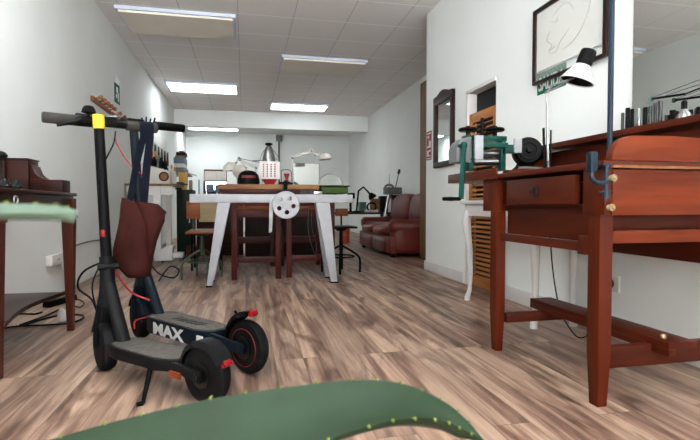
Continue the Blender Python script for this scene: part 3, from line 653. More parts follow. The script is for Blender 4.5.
# arm added in place of a reflection in the mirror, base to the right
t = thing('reflection_arm', 'dark lamp arm with thin wires, added in place of a mirror reflection', 'lamp arm', (1.95, 1.50, PZ))
q0 = ax(651, 99, 1.95); q1 = ax(685, 94, 1.95); q2 = V((1.95, 1.45, q1.z+0.045)); base_ = V((1.95, 1.45, PZ))
w = MB(); w.tube([q0, q1], 0.0055, 8); w.build('arm', 'black', t)
w = MB(); w.lathe([(0.003, -0.006), (0.012, -0.005), (0.012, 0.005), (0.003, 0.006)], q0, (1, 0.3, 0), 16); w.build('joint_knob', 'teal_box', t)
w = MB(); w.tube([q0+V((0, 0, 0.004)), q2+V((0, 0, 0.03))], 0.0012, 5); w.tube([q0-V((0, 0, 0.008)), q2+V((0, 0, 0.0))], 0.0012, 5); w.tube([q1, q2], 0.0035, 6); w.build('wire', 'darksteel', t)
w = MB(); w.lathe([(0.035, 0), (0.035, 0.012), (0.010, 0.02), (0.007, 0.03)], base_, seg=16); w.cyl(base_, q2+V((0, 0, 0.04)), 0.006, seg=8); w.build('base_post', 'black', t)
# cable hanging under the bench
w = MB(); w.tube(spline([at(550, 232, 2.6), at(552, 262, 2.6), at(556, 292, 2.6), at(562, 315, 2.58), az(575, 335, 0.012), az(585, 337, 0.008), az(588, 331, 0.01), ax(592, 312, 1.955), ax(596, 296, 1.96), (1.985, 2.325, 0.29)], 8), 0.004, 6)
tag(w.build('power_cable', 'black'), 'thin black cable hanging under the red-brown bench to the socket', 'cable')

# ------------------------------------------------------------------ electric kick scooters
def frame_matrix(o, h):
    h = V(h); h.z = 0; h.normalize(); y = V((-h.y, h.x, 0))
    return Matrix(((h.x, y.x, 0, o[0]), (h.y, y.y, 0, o[1]), (0, 0, 1, o[2]), (0, 0, 0, 1)))
def wheel(w, c, r, wd, axis):
    w.lathe([(r*0.62, -wd*0.42), (r*0.80, -wd*0.5), (r*0.93, -wd*0.42), (r, -wd*0.18), (r, wd*0.18), (r*0.93, wd*0.42), (r*0.80, wd*0.5), (r*0.62, wd*0.42)], c, axis, 36)
def rim(w, c, r, wd, axis, holes=5):
    w.disc_holes(c, r*0.66, [(r*0.40*math.cos(2*PI*k/holes+.3), r*0.40*math.sin(2*PI*k/holes+.3), r*0.14) for k in range(holes)], wd*0.55, axis)
    w.cyl(V(c)-V(axis).normalized()*wd*0.55, V(c)+V(axis).normalized()*wd*0.55, r*0.17, seg=16)
def scooter(name, label, Fp, Rp, barL, barR, zbar, s0, s1, wdk, ztop, zbot, body, stemm, rw, fend, tail_up, yellow, kick_px, stem_d):
    t = thing(name, label, 'scooter', Fp)
    h = V(Rp)-V(Fp); L = h.length; T = frame_matrix(Fp, h)
    bc = (barL+barR)/2; bd = (barR-barL); bd.z = 0; bl = bd.length; bd.normalize()
    fw = V((bd.y, -bd.x, 0))            # towards the rider, square to the handlebar
    if fw.dot(h) < 0: fw = -fw
    r = rw
    # front wheel, steered with the bar
    fc = V((Fp[0], Fp[1], r))
    w = MB(); wheel(w, fc, r, 0.066, bd); tw = w.build('tire', 'rubber', t)
    w = MB(); rim(w, fc, r, 0.05, bd); w.build('wheel_rim', 'graphite', t)
    head = fc + fw*0.055 + V((0, 0, 0.345-r)) ; head.z = 0.40
    w = MB()
    for sgn in (-1, 1):
        w.tube([fc+bd*sgn*0.036, fc+bd*sgn*0.036+fw*0.02+V((0, 0, r*0.9)), head+bd*sgn*0.020-V((0, 0, 0.06))], [0.015, 0.018, 0.018], 8)
    w.tube([head-V((0, 0, 0.10)), head-V((0, 0, 0.02)), head+V((0, 0, 0.05))], [0.040, 0.034, 0.030], 12)
    w.tube([fc+V((0, 0, r*0.75)), fc+V((0, 0, r*1.15))+fw*0.012, head-V((0, 0, 0.04))], [0.040, 0.046, 0.034], 12)
    w.build('fork', body, t)
    w = MB(); rings = []
    for k in range(11):
        a = math.radians(20+ (165-20)*k/10)
        d = -fw*math.cos(a)+V((0, 0, 1))*math.sin(a)
        rings.append([fc+d*(r+0.012)+bd*x-d*dz for x, dz in ((-0.038, 0.02), (-0.03, 0), (0.03, 0), (0.038, 0.02), (0.03, 0.006), (-0.03, 0.006))])
    w.loft(rings); w.build('front_mudguard', body, t)
    # stem
    top = bc - bd*(0.028 if yellow else 0.0) + fw*(0.034 if yellow else 0.0); top.z = zbar+(0.024 if yellow else -0.012)
    bot = head+V((0, 0, 0.03))
    w = MB(); w.tube([bot, top], [stem_d, stem_d*0.92], 16); st = w.build('stem', stemm, t)
    w = MB(); j = bot+(top-bot)*0.06; w.tube([bot-V((0, 0, 0.01)), j+(top-bot)*0.06], [stem_d*1.35, stem_d*1.3], 12); w.cyl(j+fw*0.02-bd*0.04, j+fw*0.02+bd*0.04, 0.014, seg=10); w.build('folding_latch', body, t)
    if yellow:
        u = (top-bot).normalized(); w = MB(); w.tube([top-u*0.058, top+u*0.004], [stem_d*1.05]*2, 16); w.build('yellow_band', 'yellow', t)
    # neck between stem and deck
    w = MB(); d0 = T @ V((s0+0.02, 0, ztop-0.02))
    nk = bez(head+V((0, 0, 0.01)), head+(d0-head)*0.3+V((0, 0, 0.0)), d0+(head-d0)*0.35, d0, 8)
    w.tube(nk, [0.030]*9, 12); w.build('neck', body, t)
    # deck
    hw = wdk/2; prof = [(s0-0.01, -hw*0.62), (s0+0.03, -hw*0.92), (s0+0.08, -hw), (s1-0.06, -hw), (s1, -hw*0.72), (s1+0.03, -hw*0.45), (s1+0.03, hw*0.45), (s1, hw*0.72), (s1-0.06, hw), (s0+0.08, hw), (s0+0.03, hw*0.92), (s0-0.01, hw*0.62)]
    w = MB(); w.T = T; w.prism(prof, 'xy', zbot, ztop, 0.008); dk = w.build('deck', body, t)
    w = MB(); w.T = T; mid = (s0+s1)/2; w.prism([(mid+(x-mid)*0.95, y*0.88) for x, y in prof], 'xy', ztop-0.002, ztop+0.004, 0.002); w.build('grip_mat', 'deckgrip', t)
    # rear wheel and mudguard
    rc = V((Rp[0], Rp[1], r)); n = T.to_3x3() @ V((0, 1, 0)); hh = T.to_3x3() @ V((1, 0, 0))
    w = MB(); wheel(w, rc, r, 0.055, n); w.build('tire', 'rubber', t)
    w = MB(); rim(w, rc, r, 0.052, n); w.build('wheel_rim', 'graphite', t)
    if not yellow:
        w = MB(); w.torus(rc-n*0.029, r*0.70, 0.0012, n, 36, 6); w.build('red_rim_line', 'redlens', t)
    w = MB(); w.lathe([(r*0.20, 0), (r*0.42, 0), (r*0.42, 0.003), (r*0.20, 0.003)], rc-n*0.034, n, 24); w.build('brake_disc', 'darksteel', t)
    w = MB()
    for sgn in (-1, 1):
        y = sgn*0.046
        w.hexa([T @ V(p) for p in ((s1-0.02, y-0.008, zbot+0.01), (L+0.02, y-0.008, r-0.022), (L+0.02, y+0.008, r-0.022), (s1-0.02, y+0.008, zbot+0.01), (s1-0.02, y-0.008, ztop-0.005), (L+0.02, y-0.008, r+0.022), (L+0.02, y+0.008, r+0.022), (s1-0.02, y+0.008, ztop-0.005))], 0.003)
        w.cyl(rc+n*(y-0.012), rc+n*(y+0.012), 0.016, seg=12)
    w.build('rear_fork', body, t)
    w = MB(); rings = []; a0, a1 = fend
    for k in range(15):
        a = math.radians(a0+(a1-a0)*k/14); d = -hh*math.cos(a)+V((0, 0, 1))*math.sin(a)
        rad = r+0.016+(0.03*(k/14)**2 if tail_up else 0)
        wd = 0.042*(1-0.25*abs(k/14-0.5))
        rings.append([rc+d*rad+n*x-d*dz for x, dz in ((-wd, 0.022), (-wd*0.7, 0), (wd*0.7, 0), (wd, 0.022), (wd*0.7, 0.006), (-wd*0.7, 0.006))])
    w.loft(rings); fe = w.build('rear_mudguard', body if yellow else 'black', t)
    a = math.radians(a1); d = -hh*math.cos(a)+V((0, 0, 1))*math.sin(a); tg = hh*math.sin(a)+V((0, 0, 1))*math.cos(a)
    c = rc+d*(r+0.014+(0.03 if tail_up else 0))
    w = MB(); w.T = Matrix.Translation(c) @ Matrix((( tg.x, n.x, d.x, 0), (tg.y, n.y, d.y, 0), (tg.z, n.z, d.z, 0), (0, 0, 0, 1)))
    w.box(-0.007, 0.016, -0.019, 0.019, -0.020, 0.006, 0.006); w.build('tail_light', 'redlens', t)
    if tail_up:
        w = MB(); q = rc-hh*(r+0.03)*0.5+V((0, 0, (r+0.026)*0.866)); w.tube([q, q+V((0, 0, 0.02))-hh*0.015], 0.006, 6); w.build('mudguard_hook', 'black', fe)
    # handlebar
    w = MB(); w.tube([bc-bd*bl*0.30, bc+bd*bl*0.30], 0.017, 12); w.build('handlebar', 'black', t)
    for sgn in (-1, 1):
        e = bc+bd*sgn*bl/2; i = bc+bd*sgn*bl*(0.215 if sgn < 0 else 0.20)
        w = MB(); dd = (e-i).normalized(); w.tube([i, i+dd*0.004, e-dd*0.006, e], [0.019, 0.0235, 0.0235, 0.021], 16); w.build('grip', 'grip' if yellow else 'black', t)
    w = MB(); q = bc-bd*bl*0.20; w.tube([q-fw*(-0.028), q+fw*0.04-bd*bl*0.06-V((0, 0, 0.015)), q+fw*0.045-bd*bl*0.20-V((0, 0, 0.035))], [0.010, 0.008, 0.006], 8); w.tube([q-bd*0.02, q+bd*0.06], 0.024, 12); w.build('brake_lever', 'black', t)
    w = MB(); q = bc+fw*0.035+V((0, 0, 0.012)); w.T = Matrix.Translation(q) @ Matrix(((bd.x, fw.x, 0, 0), (bd.y, fw.y, 0, 0), (0, 0, 1, 0), (0, 0, 0, 1)))
    w.box(-0.04, 0.05, -0.05, 0.0, -0.026, 0.010, 0.008); w.build('display_console', 'black', t)
    if yellow:
        q = bc-bd*bl*0.125+V((0, 0, 0.052)); w = MB(); w.cyl(q-V((0, 0, 0.03)), q, 0.008, seg=8); w.lathe([(0.012, -0.018), (0.030, -0.012), (0.026, 0.004), (0.018, 0.016), (0.003, 0.02)], q, (0, 0, 1), 14); w.build('bell', 'black', t)
        q = bc+bd*bl*0.03+V((0, 0, 0.030)); w = MB(); w.T = Matrix.Translation(q); w.box(-0.03, 0.05, -0.03, 0.03, -0.006, 0.004, 0.003); w.build('display_screen', 'screen', t)
        for k in range(4):
            q = bc+bd*bl*(0.36+0.035*k)+V((0, 0, 0.02)); w = MB(); w.tube([q, q+V((0.004*(k-1), 0, 0.024+0.006*(k % 2)))], 0.004, 6); w.build('clip_tab', 'black', t)
    if kick_px:
        k1 = az(*kick_px, 0.008); k0 = T @ V((s1-0.10, -hw*0.8, zbot+0.01))
        w = MB(); w.tube([k0, k0+(k1-k0)*0.45, k1], [0.011, 0.010, 0.008], 8); w.tube([k1, k1+V((-0.02, -0.01, 0))], [0.010, 0.008], 8); w.build('kickstand', 'black', t)
    return t, T, bc, bd, fw, head, L
S1 = dict(zbar=1.11)
bL = az(42, 117, 1.11); bR = az(157, 128.5, 1.11)
t1, T1, bc1, bd1, fw1, hd1, L1 = scooter('kick_scooter', 'black electric kick scooter with yellow band on its stem, nearer one', V((-0.618, 2.33, 0)), V((-0.143, 1.85, 0)), bL, bR, 1.11,
    0.13, 0.53, 0.165, 0.152, 0.105, 'graphite', 'black', 0.112, (5, 150), False, True, (143, 403), 0.023)
q = at(104, 233, hd1.y+0.01); w = MB(); w.box(q.x-0.004, q.x+0.012, hd1.y-0.028, hd1.y-0.012, q.z-0.015, q.z+0.015, 0.003); w.build('red_reflector', 'redlens', t1)
w = MB(); w.T = T1; w.box(0.535, 0.60, -0.064, -0.055, 0.09, 0.115, 0.003); w.build('side_reflector', 'amber', t1)
w = MB(); w.tube(spline([bc1+bd1*0.05-V((0, 0, 0.03)), bc1+bd1*0.04-V((0, 0, 0.09)), bc1+bd1*0.0-V((0, 0, 0.18)), bc1-bd1*0.01-V((0, 0, 0.24))]), 0.0035, 6); w.build('brake_cable', 'black', t1)
w = MB(); w.tube(spline([bc1+bd1*0.05-V((0, 0, 0.03)), bc1+bd1*0.055-V((0, 0, 0.09)), bc1+bd1*0.11-V((0, 0, 0.18)), bc1+bd1*0.18-V((0, 0, 0.25)), bc1+bd1*0.17+fw1*-0.04-V((0, 0, 0.34)), bc1+bd1*0.08-V((0, 0, 0.5))]), 0.003, 6); w.build('red_cable', 'red', t1)
w = MB(); w.tube(spline([hd1+V((0, 0, 0.10)), hd1+V((-0.10, 0.02, 0.05)), hd1+V((-0.125, 0.02, -0.02)), hd1+V((-0.06, 0, -0.08)), hd1+V((-0.03, 0, -0.20))]), 0.0045, 6); w.tube(spline([hd1+V((-0.01, 0, 0.12)), hd1+V((-0.06, 0, 0.0)), hd1+V((-0.05, 0, -0.10)), hd1+V((-0.025, 0, -0.18))]), 0.0035, 6); w.build('motor_cable', 'black', t1)
w = MB(); w.tube(spline([hd1+V((0.03, 0, 0.06)), hd1+V((0.05, 0.03, -0.0)), hd1+V((0.09, 0.06, -0.06)), hd1+V((0.16, 0.08, -0.10))]), 0.004, 6); w.build('red_cable', 'red', t1)

bR2 = az(184, 128.5, 1.19); bd2_ = (bR-bL).normalized(); bL2 = bR2 - bd2_*0.56; bL2.z = 1.19
t2, T2, bc2, bd2, fw2, hd2, L2 = scooter('kick_scooter', 'dark blue electric kick scooter with large white MAX lettering on its deck', V((-0.575, 2.86, 0)), V((0.010, 2.15, 0)), bL2, bR2, 1.19,
    0.18, 0.70, 0.175, 0.160, 0.085, 'navy', 'navy', 0.118, (-22, 100), True, False, None, 0.025)
w = MB(); w.T = T2
w.text('MAX', (0.285, -0.0885, 0.092), (1, 0, 0), (0, 0, 1), 0.078, 0.0008, bold=0.003, fitw=0.27); w.build('lettering', 'white', t2, smooth=0)
w = MB(); w.T = T2; w.box(0.655, 0.70, -0.0855, -0.078, 0.10, 0.14, 0.002); w.build('white_sticker', 'white', t2)
w = MB(); w.T = T2; 
for k in range(6): w.hexa([(0.36+0.04*k+a+b*0.012, -0.03+c, z) for z in (0.164, 0.1652) for a, b, c in ((0, 0, 0), (0.022, 0, 0), (0.022, 1, 0.05), (0, 1, 0.05))])
w.build('embossed_mark', 'black', t2, smooth=0)
w = MB(); w.tube(spline([hd2+V((0.02, 0, 0.05)), hd2+V((0.08, -0.02, -0.03)), hd2+V((0.16, -0.02, -0.06)), hd2+V((0.19, -0.02, -0.02)), hd2+V((0.14, -0.01, 0.0)), hd2+V((0.08, 0, -0.08))]), 0.004, 6); w.build('motor_cable', 'black', t2)
w = MB(); w.T = T2; w.tube(spline([(0.17, -0.02, 0.15), (0.12, -0.09, 0.13), (0.16, -0.12, 0.10)]), 0.004, 6); w.build('red_cable', 'red', t2)

# ------------------------------------------------------------------ oxblood bag on the handlebar
bs = bc1+bd1*0.175; BY = bs.y - 0.01
t = thing('tote_bag', 'oxblood canvas bag hanging by navy straps from the scooter handlebar', 'bag', at(135, 275, BY))
random.seed(11)
levels = [(197.5, 123, 141, 0.050), (205, 121.5, 150, 0.062), (215, 120, 154, 0.072), (226, 118.5, 155, 0.078), (238, 116.5, 155, 0.080), (248, 114.5, 154, 0.078), (258, 113.5, 153, 0.072), (266, 117, 152.5, 0.064), (272, 122, 151, 0.05), (276.5, 127, 149, 0.034)]
rings = []
for li, (py, x0, x1, dp) in enumerate(levels):
    a = at(x0, py, BY); b = at(x1, py, BY); ring = []
    for k in range(28):
        th = 2*PI*k/28; c_, s_ = math.cos(th), math.sin(th)
        sx = (abs(c_)**0.75)*(1 if c_ > 0 else -1); sy = (abs(s_)**0.8)*(1 if s_ > 0 else -1)
        wr = 1+0.10*math.sin(3*th+li*0.7)+0.06*math.sin(7*th-li*0.9)
        pz = a.z*(1-(c_+1)/2)+b.z*(c_+1)/2
        drop = 0.0
        if li == 0: drop = 0.03*(c_+1)/2
        ring.append(V(((a.x+b.x)/2+(b.x-a.x)/2*sx, BY+dp*sy*wr+0.012*math.sin(li*1.3+2*c_), pz-drop)))
    rings.append(ring)
w = MB(); w.loft(list(reversed(rings)), cap=True); w.build('body', 'bag', t, smooth=70)
# side pouch folding out towards the right
lv = [(203, 136, 157, 0.030), (209, 139, 165.5, 0.042), (218, 142, 165, 0.05), (228, 145, 161, 0.05), (238, 147, 157, 0.045), (252, 147, 154, 0.03)]
rings = []
for li, (py, x0, x1, dp) in enumerate(lv):
    a = at(x0, py, BY-0.03); b = at(x1, py+3, BY-0.03)
    rings.append([V(((a.x+b.x)/2+(b.x-a.x)/2*math.cos(2*PI*k/20), BY-0.035+dp*math.sin(2*PI*k/20)*(1+0.12*math.sin(3*2*PI*k/20+li)), a.z+(b.z-a.z)*(math.cos(2*PI*k/20)+1)/2)) for k in range(20)])
w = MB(); w.loft(list(reversed(rings))); w.build('folded_pouch', 'bag', t, smooth=70)
w = MB(); rr = []
for (py, x0, x1, dp) in ((202, 135.5, 158, 0.034), (210, 138.5, 166.5, 0.046), (212, 139, 166.5, 0.047)):
    a = at(x0, py-1, BY-0.03); b = at(x1, py+2, BY-0.03)
    rr.append([V(((a.x+b.x)/2+(b.x-a.x)/2*math.cos(2*PI*k/20), BY-0.035+dp*math.sin(2*PI*k/20), a.z+(b.z-a.z)*(math.cos(2*PI*k/20)+1)/2)) for k in range(20)])
w.loft(list(reversed(rr)), cap=False); w.build('cuff_hem', 'bag', t, smooth=70)
def ribbon(name, pts, wid, th, m, parent):
    w = MB(); rings = []
    for (p, rt) in pts:
        p = V(p); rt = V(rt).normalized(); nn = V((0, -1, 0))
        rings.append([p+rt*wid*x+nn*th*y for x, y in ((-.5, -.5), (.5, -.5), (.5, .5), (-.5, .5))])
    w.loft(rings); return w.build(name, m, parent, smooth=40)
for k, (pxb, pyb, tw) in enumerate(((129.5, 203, 0.052), (143.5, 206, 0.044))):
    e = at(pxb, pyb, BY-0.02)
    bs = bc1+bd1*(0.163+0.030*k); top = bs+V((0, 0, 0.026)); fr = bs-fw1*-0.026+V((0, -0.005, 0.0)); fr = bs+fw1*0.027
    rt = bd1
    ribbon('strap', [(top-fw1*0.012, rt), (top+fw1*0.006, rt), (bs+fw1*0.024+V((0, 0, 0.014)), rt), (bs+fw1*0.029, rt), (bs+fw1*0.03-V((0, 0, 0.05)), rt), ((bs+fw1*0.03)*0.5+e*0.5, (1, 0.2, 0)), (e, (1, 0, 0))], 0.030+0.004*k, 0.005, 'navycloth', t)

# ------------------------------------------------------------------ dark secretary desk on the left
t = thing('writing_desk', 'small dark mahogany writing desk against the left wall', 'desk', (-1.26, 2.72, 0))
def sqleg(x, y, r0, r1, z0, z1):
    w = MB(); w.loft([[(x-r0, y-r0, z0), (x+r0, y-r0, z0), (x+r0, y+r0, z0), (x-r0, y+r0, z0)], [(x-r1, y-r1, z1-0.05), (x+r1, y-r1, z1-0.05), (x+r1, y+r1, z1-0.05), (x-r1, y+r1, z1-0.05)]])
    w.box(x-r1-0.006, x+r1+0.006, y-r1-0.006, y+r1+0.006, z1-0.055, z1-0.035, 0.004); w.box(x-r1, x+r1, y-r1, y+r1, z1-0.035, z1+0.06)
    w.build('leg', 'mahog_z', t, smooth=20)
for x, y in ((-1.034, 2.295), (-1.012, 3.11), (-1.48, 2.295), (-1.48, 3.11)): sqleg(x, y, 0.016, 0.031, 0, 0.72)
MB().box(-1.50, -0.998, 2.25, 3.15, 0.725, 0.793, 0.003).build('apron', 'mahog_y', t)
MB().box(-1.525, -0.985, 2.22, 3.175, 0.794, 0.813, 0.006).build('desktop', 'mahog_y', t)
w = MB(); w.torus((-0.993, 2.40, 0.765), 0.018, 0.004, (1, 0, 0), 16, 6); w.build('drawer_pull', 'steel', t)
cur = [(-1.46, 2.30)] + [(-1.46, 3.085)] + [(-1.0-0.06*math.sin(PI*i/10)-0.03*(1-i/10), 3.085-0.785*i/10) for i in range(11)]
MB().prism(cur, 'xy', 0.215, 0.236, 0.004).build('undershelf', 'mahog_y', t)
# superstructure at the back
MB().box(-1.168, -1.004, 2.99, 3.12, 0.814, 0.884, 0.003).build('drawer_box', 'mahog_x', t)
MB().box(-1.52, -1.170, 2.98, 3.12, 0.814, 0.992, 0.004).build('cabinet', 'mahog_x', t)
MB().box(-1.525, -1.165, 2.97, 3.125, 0.992, 1.0, 0.003).build('cornice', 'mahog_x', t)
sc = [(-1.169, 0.884), (-1.115, 0.884), (-1.115, 0.895), (-1.13, 0.900), (-1.145, 0.915), (-1.155, 0.94), (-1.158, 0.962), (-1.169, 0.965)]
MB().prism(sc, 'xz', 3.0, 3.115, 0.002).build('scroll_bracket', 'mahog_x', t)
w = MB(); w.cyl((-1.285, 2.965, 0.814), (-1.285, 2.965, 0.985), 0.013, seg=16); w.build('half_column', 'darkframe', t)
# glossy dark trinkets
def trinket(px, py0, py1, y, r, label, name='glass_bottle'):
    a = at(px, py0, y); z0 = 0.8135; zt = at(px, py1, y).z
    o = MB().lathe([(r*0.6, 0), (r, 0.006), (r*1.05, (zt-z0)*0.4), (r*0.5, (zt-z0)*0.75), (r*0.45, zt-z0), (r*0.2, zt-z0+0.001)], (a.x, y, z0), seg=18).build(name, 'darkglass')
    tag(o, label, 'bottle')
trinket(5, 187, 178.5, 2.70, 0.030, 'dark glossy little bottle at the left edge on mahogany desk')
trinket(16.5, 188, 180, 2.72, 0.026, 'shorter dark glossy bottle right of the other on mahogany desk')
a = at(0, 158, 3.03)
tag(MB().lathe([(0.02, 0), (0.034, 0.006), (0.038, 0.02), (0.026, 0.035), (0.012, 0.042)], (a.x-0.005, 3.04, 1.0005), seg=18).build('green_vase', 'dkgreen'), 'dark green round vase on top of the mahogany desk cabinet', 'vase')

# cables and power strip on the floor by the desk
t = thing('power_strip', 'black power strip lying on floor under the mahogany desk', 'power strip', az(58, 304))
a = az(46, 308); b = az(74, 300)
d = (b-a).normalized(); n = V((-d.y, d.x, 0))
MB().hexa([a-n*0.03+V((0, 0, 0.001)), b-n*0.03+V((0, 0, 0.001)), b+n*0.03+V((0, 0, 0.001)), a+n*0.03+V((0, 0, 0.001)), a-n*0.026+V((0, 0, 0.045)), b-n*0.026+V((0, 0, 0.045)), b+n*0.026+V((0, 0, 0.045)), a+n*0.026+V((0, 0, 0.045))], 0.006).build('housing', 'black', t)
t = thing('mains_plug', 'white two-pin plug lying loose on the floor cables', 'plug', az(61, 318))
c = az(62, 316, 0.055); w = MB(); w.tube([c+V((0, 0, 0.045)), c+V((0, 0, 0.02)), c+V((0, 0, -0.02)), c+V((0, 0, -0.03))], [0.012, 0.024, 0.026, 0.022], 14); w.build('plug_body', 'white', t)
w = MB()
for s in (-1, 1): w.cyl(c+V((s*0.011, 0, -0.054)), c+V((s*0.011, 0, -0.028)), 0.004, seg=8)
w.build('pin', 'steel', t)
fl = lambda px, py: az(px, py, 0.009)
w = MB(); w.tube(spline([fl(4, 328), fl(20, 326), fl(45, 325), fl(70, 323), fl(83, 318), fl(80, 315), fl(62, 315), fl(40, 320), fl(22, 326)], 8), 0.006, 6)
w.tube(spline([fl(2, 326), fl(8, 318), fl(20, 314), fl(35, 314), fl(42, 312)], 8), 0.006, 6)
w.tube(spline([fl(76, 299), fl(82, 301), fl(84, 304), fl(80, 307), fl(74, 306)], 8), 0.005, 6)
w.tube(spline([fl(58, 310), fl(45, 316), fl(34, 320), fl(20, 325)], 8), 0.006, 6)
tag(w.build('coiled_cable', 'black'), 'black cable lying in loose loops on floor by the mahogany desk', 'cable')
w = MB(); w.tube(spline([(XL+0.06, 4.42, 0.295), ax(66, 250, XL+0.03), ax(80, 244, XL+0.02), ax(92, 241, XL+0.012), ax(100, 240, XL+0.012), ax(112, 239, XL+0.012)], 8), 0.006, 6)
tag(w.build('green_cable', 'olive'), 'green cable running along left wall from the socket block', 'cable')

# ------------------------------------------------------------------ aloe in the foreground
PC = V((-0.62, 0.46, 0))
t = thing('aloe_plant', 'big green aloe with thorny leaves reaching in from the left foreground', 'plant', PC)
MB().lathe([(0.075, 0), (0.085, 0.005), (0.115, 0.30), (0.125, 0.305), (0.125, 0.345), (0.110, 0.345), (0.105, 0.32), (0.002, 0.32)], PC, seg=32).build('pot', 'terracotta', t)
MB().lathe([(0.104, 0.318), (0.06, 0.328), (0.002, 0.33)], PC, seg=24).build('soil', 'soil', t)
def leaf(path, widths, ups, m, thick=0.22, chan=0.10, nth=14, tint=None, t0=0.15, thn=0.006):
    P_ = spline(path, 8); n = len(P_)
    def interp(arr, i):
        x = i/(n-1)*(len(arr)-1); k = min(int(x), len(arr)-2); f = x-k
        a, b = arr[k], arr[k+1]
        return (V(a)*(1-f)+V(b)*f) if not isinstance(a, (int, float)) else a*(1-f)+b*f
    rings = []; edges = []
    for i, p in enumerate(P_):
        tg = (P_[min(i+1, n-1)]-P_[max(i-1, 0)]).normalized(); up = interp(ups, i); wd = interp(widths, i)
        sd = tg.cross(up).normalized(); up = sd.cross(tg).normalized()
        th = wd*thick; ch = wd*chan
        sec = [(-1, ch*0.8), (-0.6, -ch*0.2), (0, -ch*0.9+th*0.1), (0.6, -ch*0.2), (1, ch*0.8), (0.97, ch*0.3), (0.6, -th*1.2-ch*0.2), (0, -th*1.7-ch*0.6), (-0.6, -th*1.2-ch*0.2), (-0.97, ch*0.3)]
        rings.append([p+sd*(x*wd)+up*z for x, z in sec]); edges.append((p-sd*wd+up*ch*0.6, p+sd*wd+up*ch*0.6, sd, tg, up))
    w = MB(); w.loft(rings); lf = w.build('leaf', m, t, smooth=50)
    for side in (0, 1):
        for k in range(nth):
            i = int((t0+(0.96-t0)*(k+0.5*side)/nth)*(n-1)); e = edges[i]; s_ = -1 if side == 0 else 1
            w = MB(); b0 = e[side]; w.tube([b0-e[2]*s_*0.001-e[3]*0.0, b0+e[2]*s_*thn*0.6+e[3]*0.002, b0+e[2]*s_*thn*1.2+e[3]*0.005], [thn*0.55, thn*0.32, 0.0003], 6); w.build('thorn', 'thorn', lf)
    return lf
def leaf_edges(E1, E2, m, thk, nth, thn, t0=0.1, sag=0.15, sides=(0, 1)):
    A = spline(E1, 6); B = spline(E2, 6); n = len(A); rings = []
    for i, (a, b) in enumerate(zip(A, B)):
        sd = b-a; wd = sd.length; tg = (A[min(i+1, n-1)]-A[max(i-1, 0)]); up = tg.cross(sd)
        up = up.normalized() if up.length > 1e-9 else V((0, 0, 1))
        if up.z-up.y < 0: up = -up
        th = min(thk, wd*0.5+0.0008); dn = V((0, 0.35, -1)) if 0 < sag else -up
        rings.append([a+sd*x+up*z for x, z in ((0, 0), (0.2, -sag*wd*0.5), (0.5, -sag*wd*0.75), (0.8, -sag*wd*0.5), (1, 0))]+[a+sd*x+up*c_*wd*sag+dn*th*z for x, z, c_ in ((1.0, 0.6, 0), (0.8, 1.6, -0.4), (0.5, 2.0, -0.5), (0.2, 1.5, -0.4), (0.0, 0.3, 0))])
    w = MB(); w.loft(rings); lf = w.build('leaf', m, t, smooth=60)
    for side, C_ in [((0, A), (1, B))[q] for q in sides]:
        for k in range(nth):
            i = int((t0+(0.97-t0)*(k+0.45*side)/nth)*(n-1)); out = (A[i]-B[i]).normalized()*(1 if side == 0 else -1); tg = (C_[min(i+1, n-1)]-C_[i-1]).normalized()
            w = MB(); w.tube([C_[i]-out*thn*0.2, C_[i]+out*thn*0.5+tg*thn*0.3, C_[i]+out*thn*1.15+tg*thn*0.9], [thn*0.7, thn*0.4, 0.0003], 6); w.build('thorn', 'thorn', lf)
    return lf
# big leaf low across the bottom of the view
e1 = [PC+V((0.03, 0.05, 0.33))]+[at(x, y, 0.54) for x, y in ((-80, 484), (60, 437), (140, 415), (210, 399), (280, 388), (350, 380))]+[at(x, y, 0.535) for x, y in ((400, 383), (440, 399), (465, 418), (484, 440))]
e2 = [PC+V((0.03, -0.05, 0.33))]+[at(x, y, 0.48) for x, y in ((-80, 590), (60, 556), (140, 530), (210, 492), (280, 458), (350, 432))]+[at(x, y, yv) for x, y, yv in ((400, 419, 0.49), (440, 420, 0.505), (463, 429, 0.52), (485, 441, 0.534))]
leaf_edges(e1, e2, 'aloe', 0.011, 15, 0.0032, 0.2, 0.16)
# leaf at the left edge, level with the eye
e1 = [PC+V((0.02, 0.04, 0.33)), PC+V((0.08, 0.0, 0.48))]+[at(x, y, 0.328) for x, y in ((-290, 285), (-210, 235), (-140, 215), (-70, 205), (-10, 203.5), (30, 204), (55, 205.5), (68, 208), (78, 211))]
e2 = [PC+V((0.02, -0.04, 0.33)), PC+V((0.09, -0.05, 0.46))]+[at(x, y, 0.322) for x, y in ((-290, 312), (-210, 257), (-140, 233), (-70, 217), (-10, 214), (30, 213), (55, 212.8), (68, 212.3), (78, 211.6))]
leaf_edges(e1, e2, 'aloepale', 0.005, 8, 0.0022, 0.3, -0.15, (0,))
# leaves that stay out of the view
leaf([PC+V((-0.02, 0.02, 0.335)), PC+V((-0.10, 0.05, 0.48)), PC+V((-0.22, 0.08, 0.56)), PC+V((-0.36, 0.10, 0.54))], [0.036, 0.034, 0.024, 0.003], [(0.3, 0, 1)]*4, 'aloe', nth=8)
leaf([PC+V((-0.01, 0.03, 0.335)), PC+V((-0.07, 0.05, 0.50)), PC+V((-0.12, 0.10, 0.64)), PC+V((-0.14, 0.14, 0.76))], [0.034, 0.032, 0.022, 0.003], [(0.8, 0, 0.4)]*4, 'aloe', nth=8)
leaf([PC+V((0, -0.02, 0.335)), PC+V((-0.02, -0.10, 0.46)), PC+V((-0.03, -0.22, 0.52)), PC+V((-0.03, -0.34, 0.48))], [0.034, 0.032, 0.022, 0.003], [(0, 0.3, 1)]*4, 'aloe', nth=8)

def pbx(w, x0, y0, x1, y1, ya, yb, bev=0.0):
    a = at(x0, y1, ya); b = at(x1, y0, ya); w.box(a.x, b.x, ya, yb, a.z, b.z, bev); return a, b
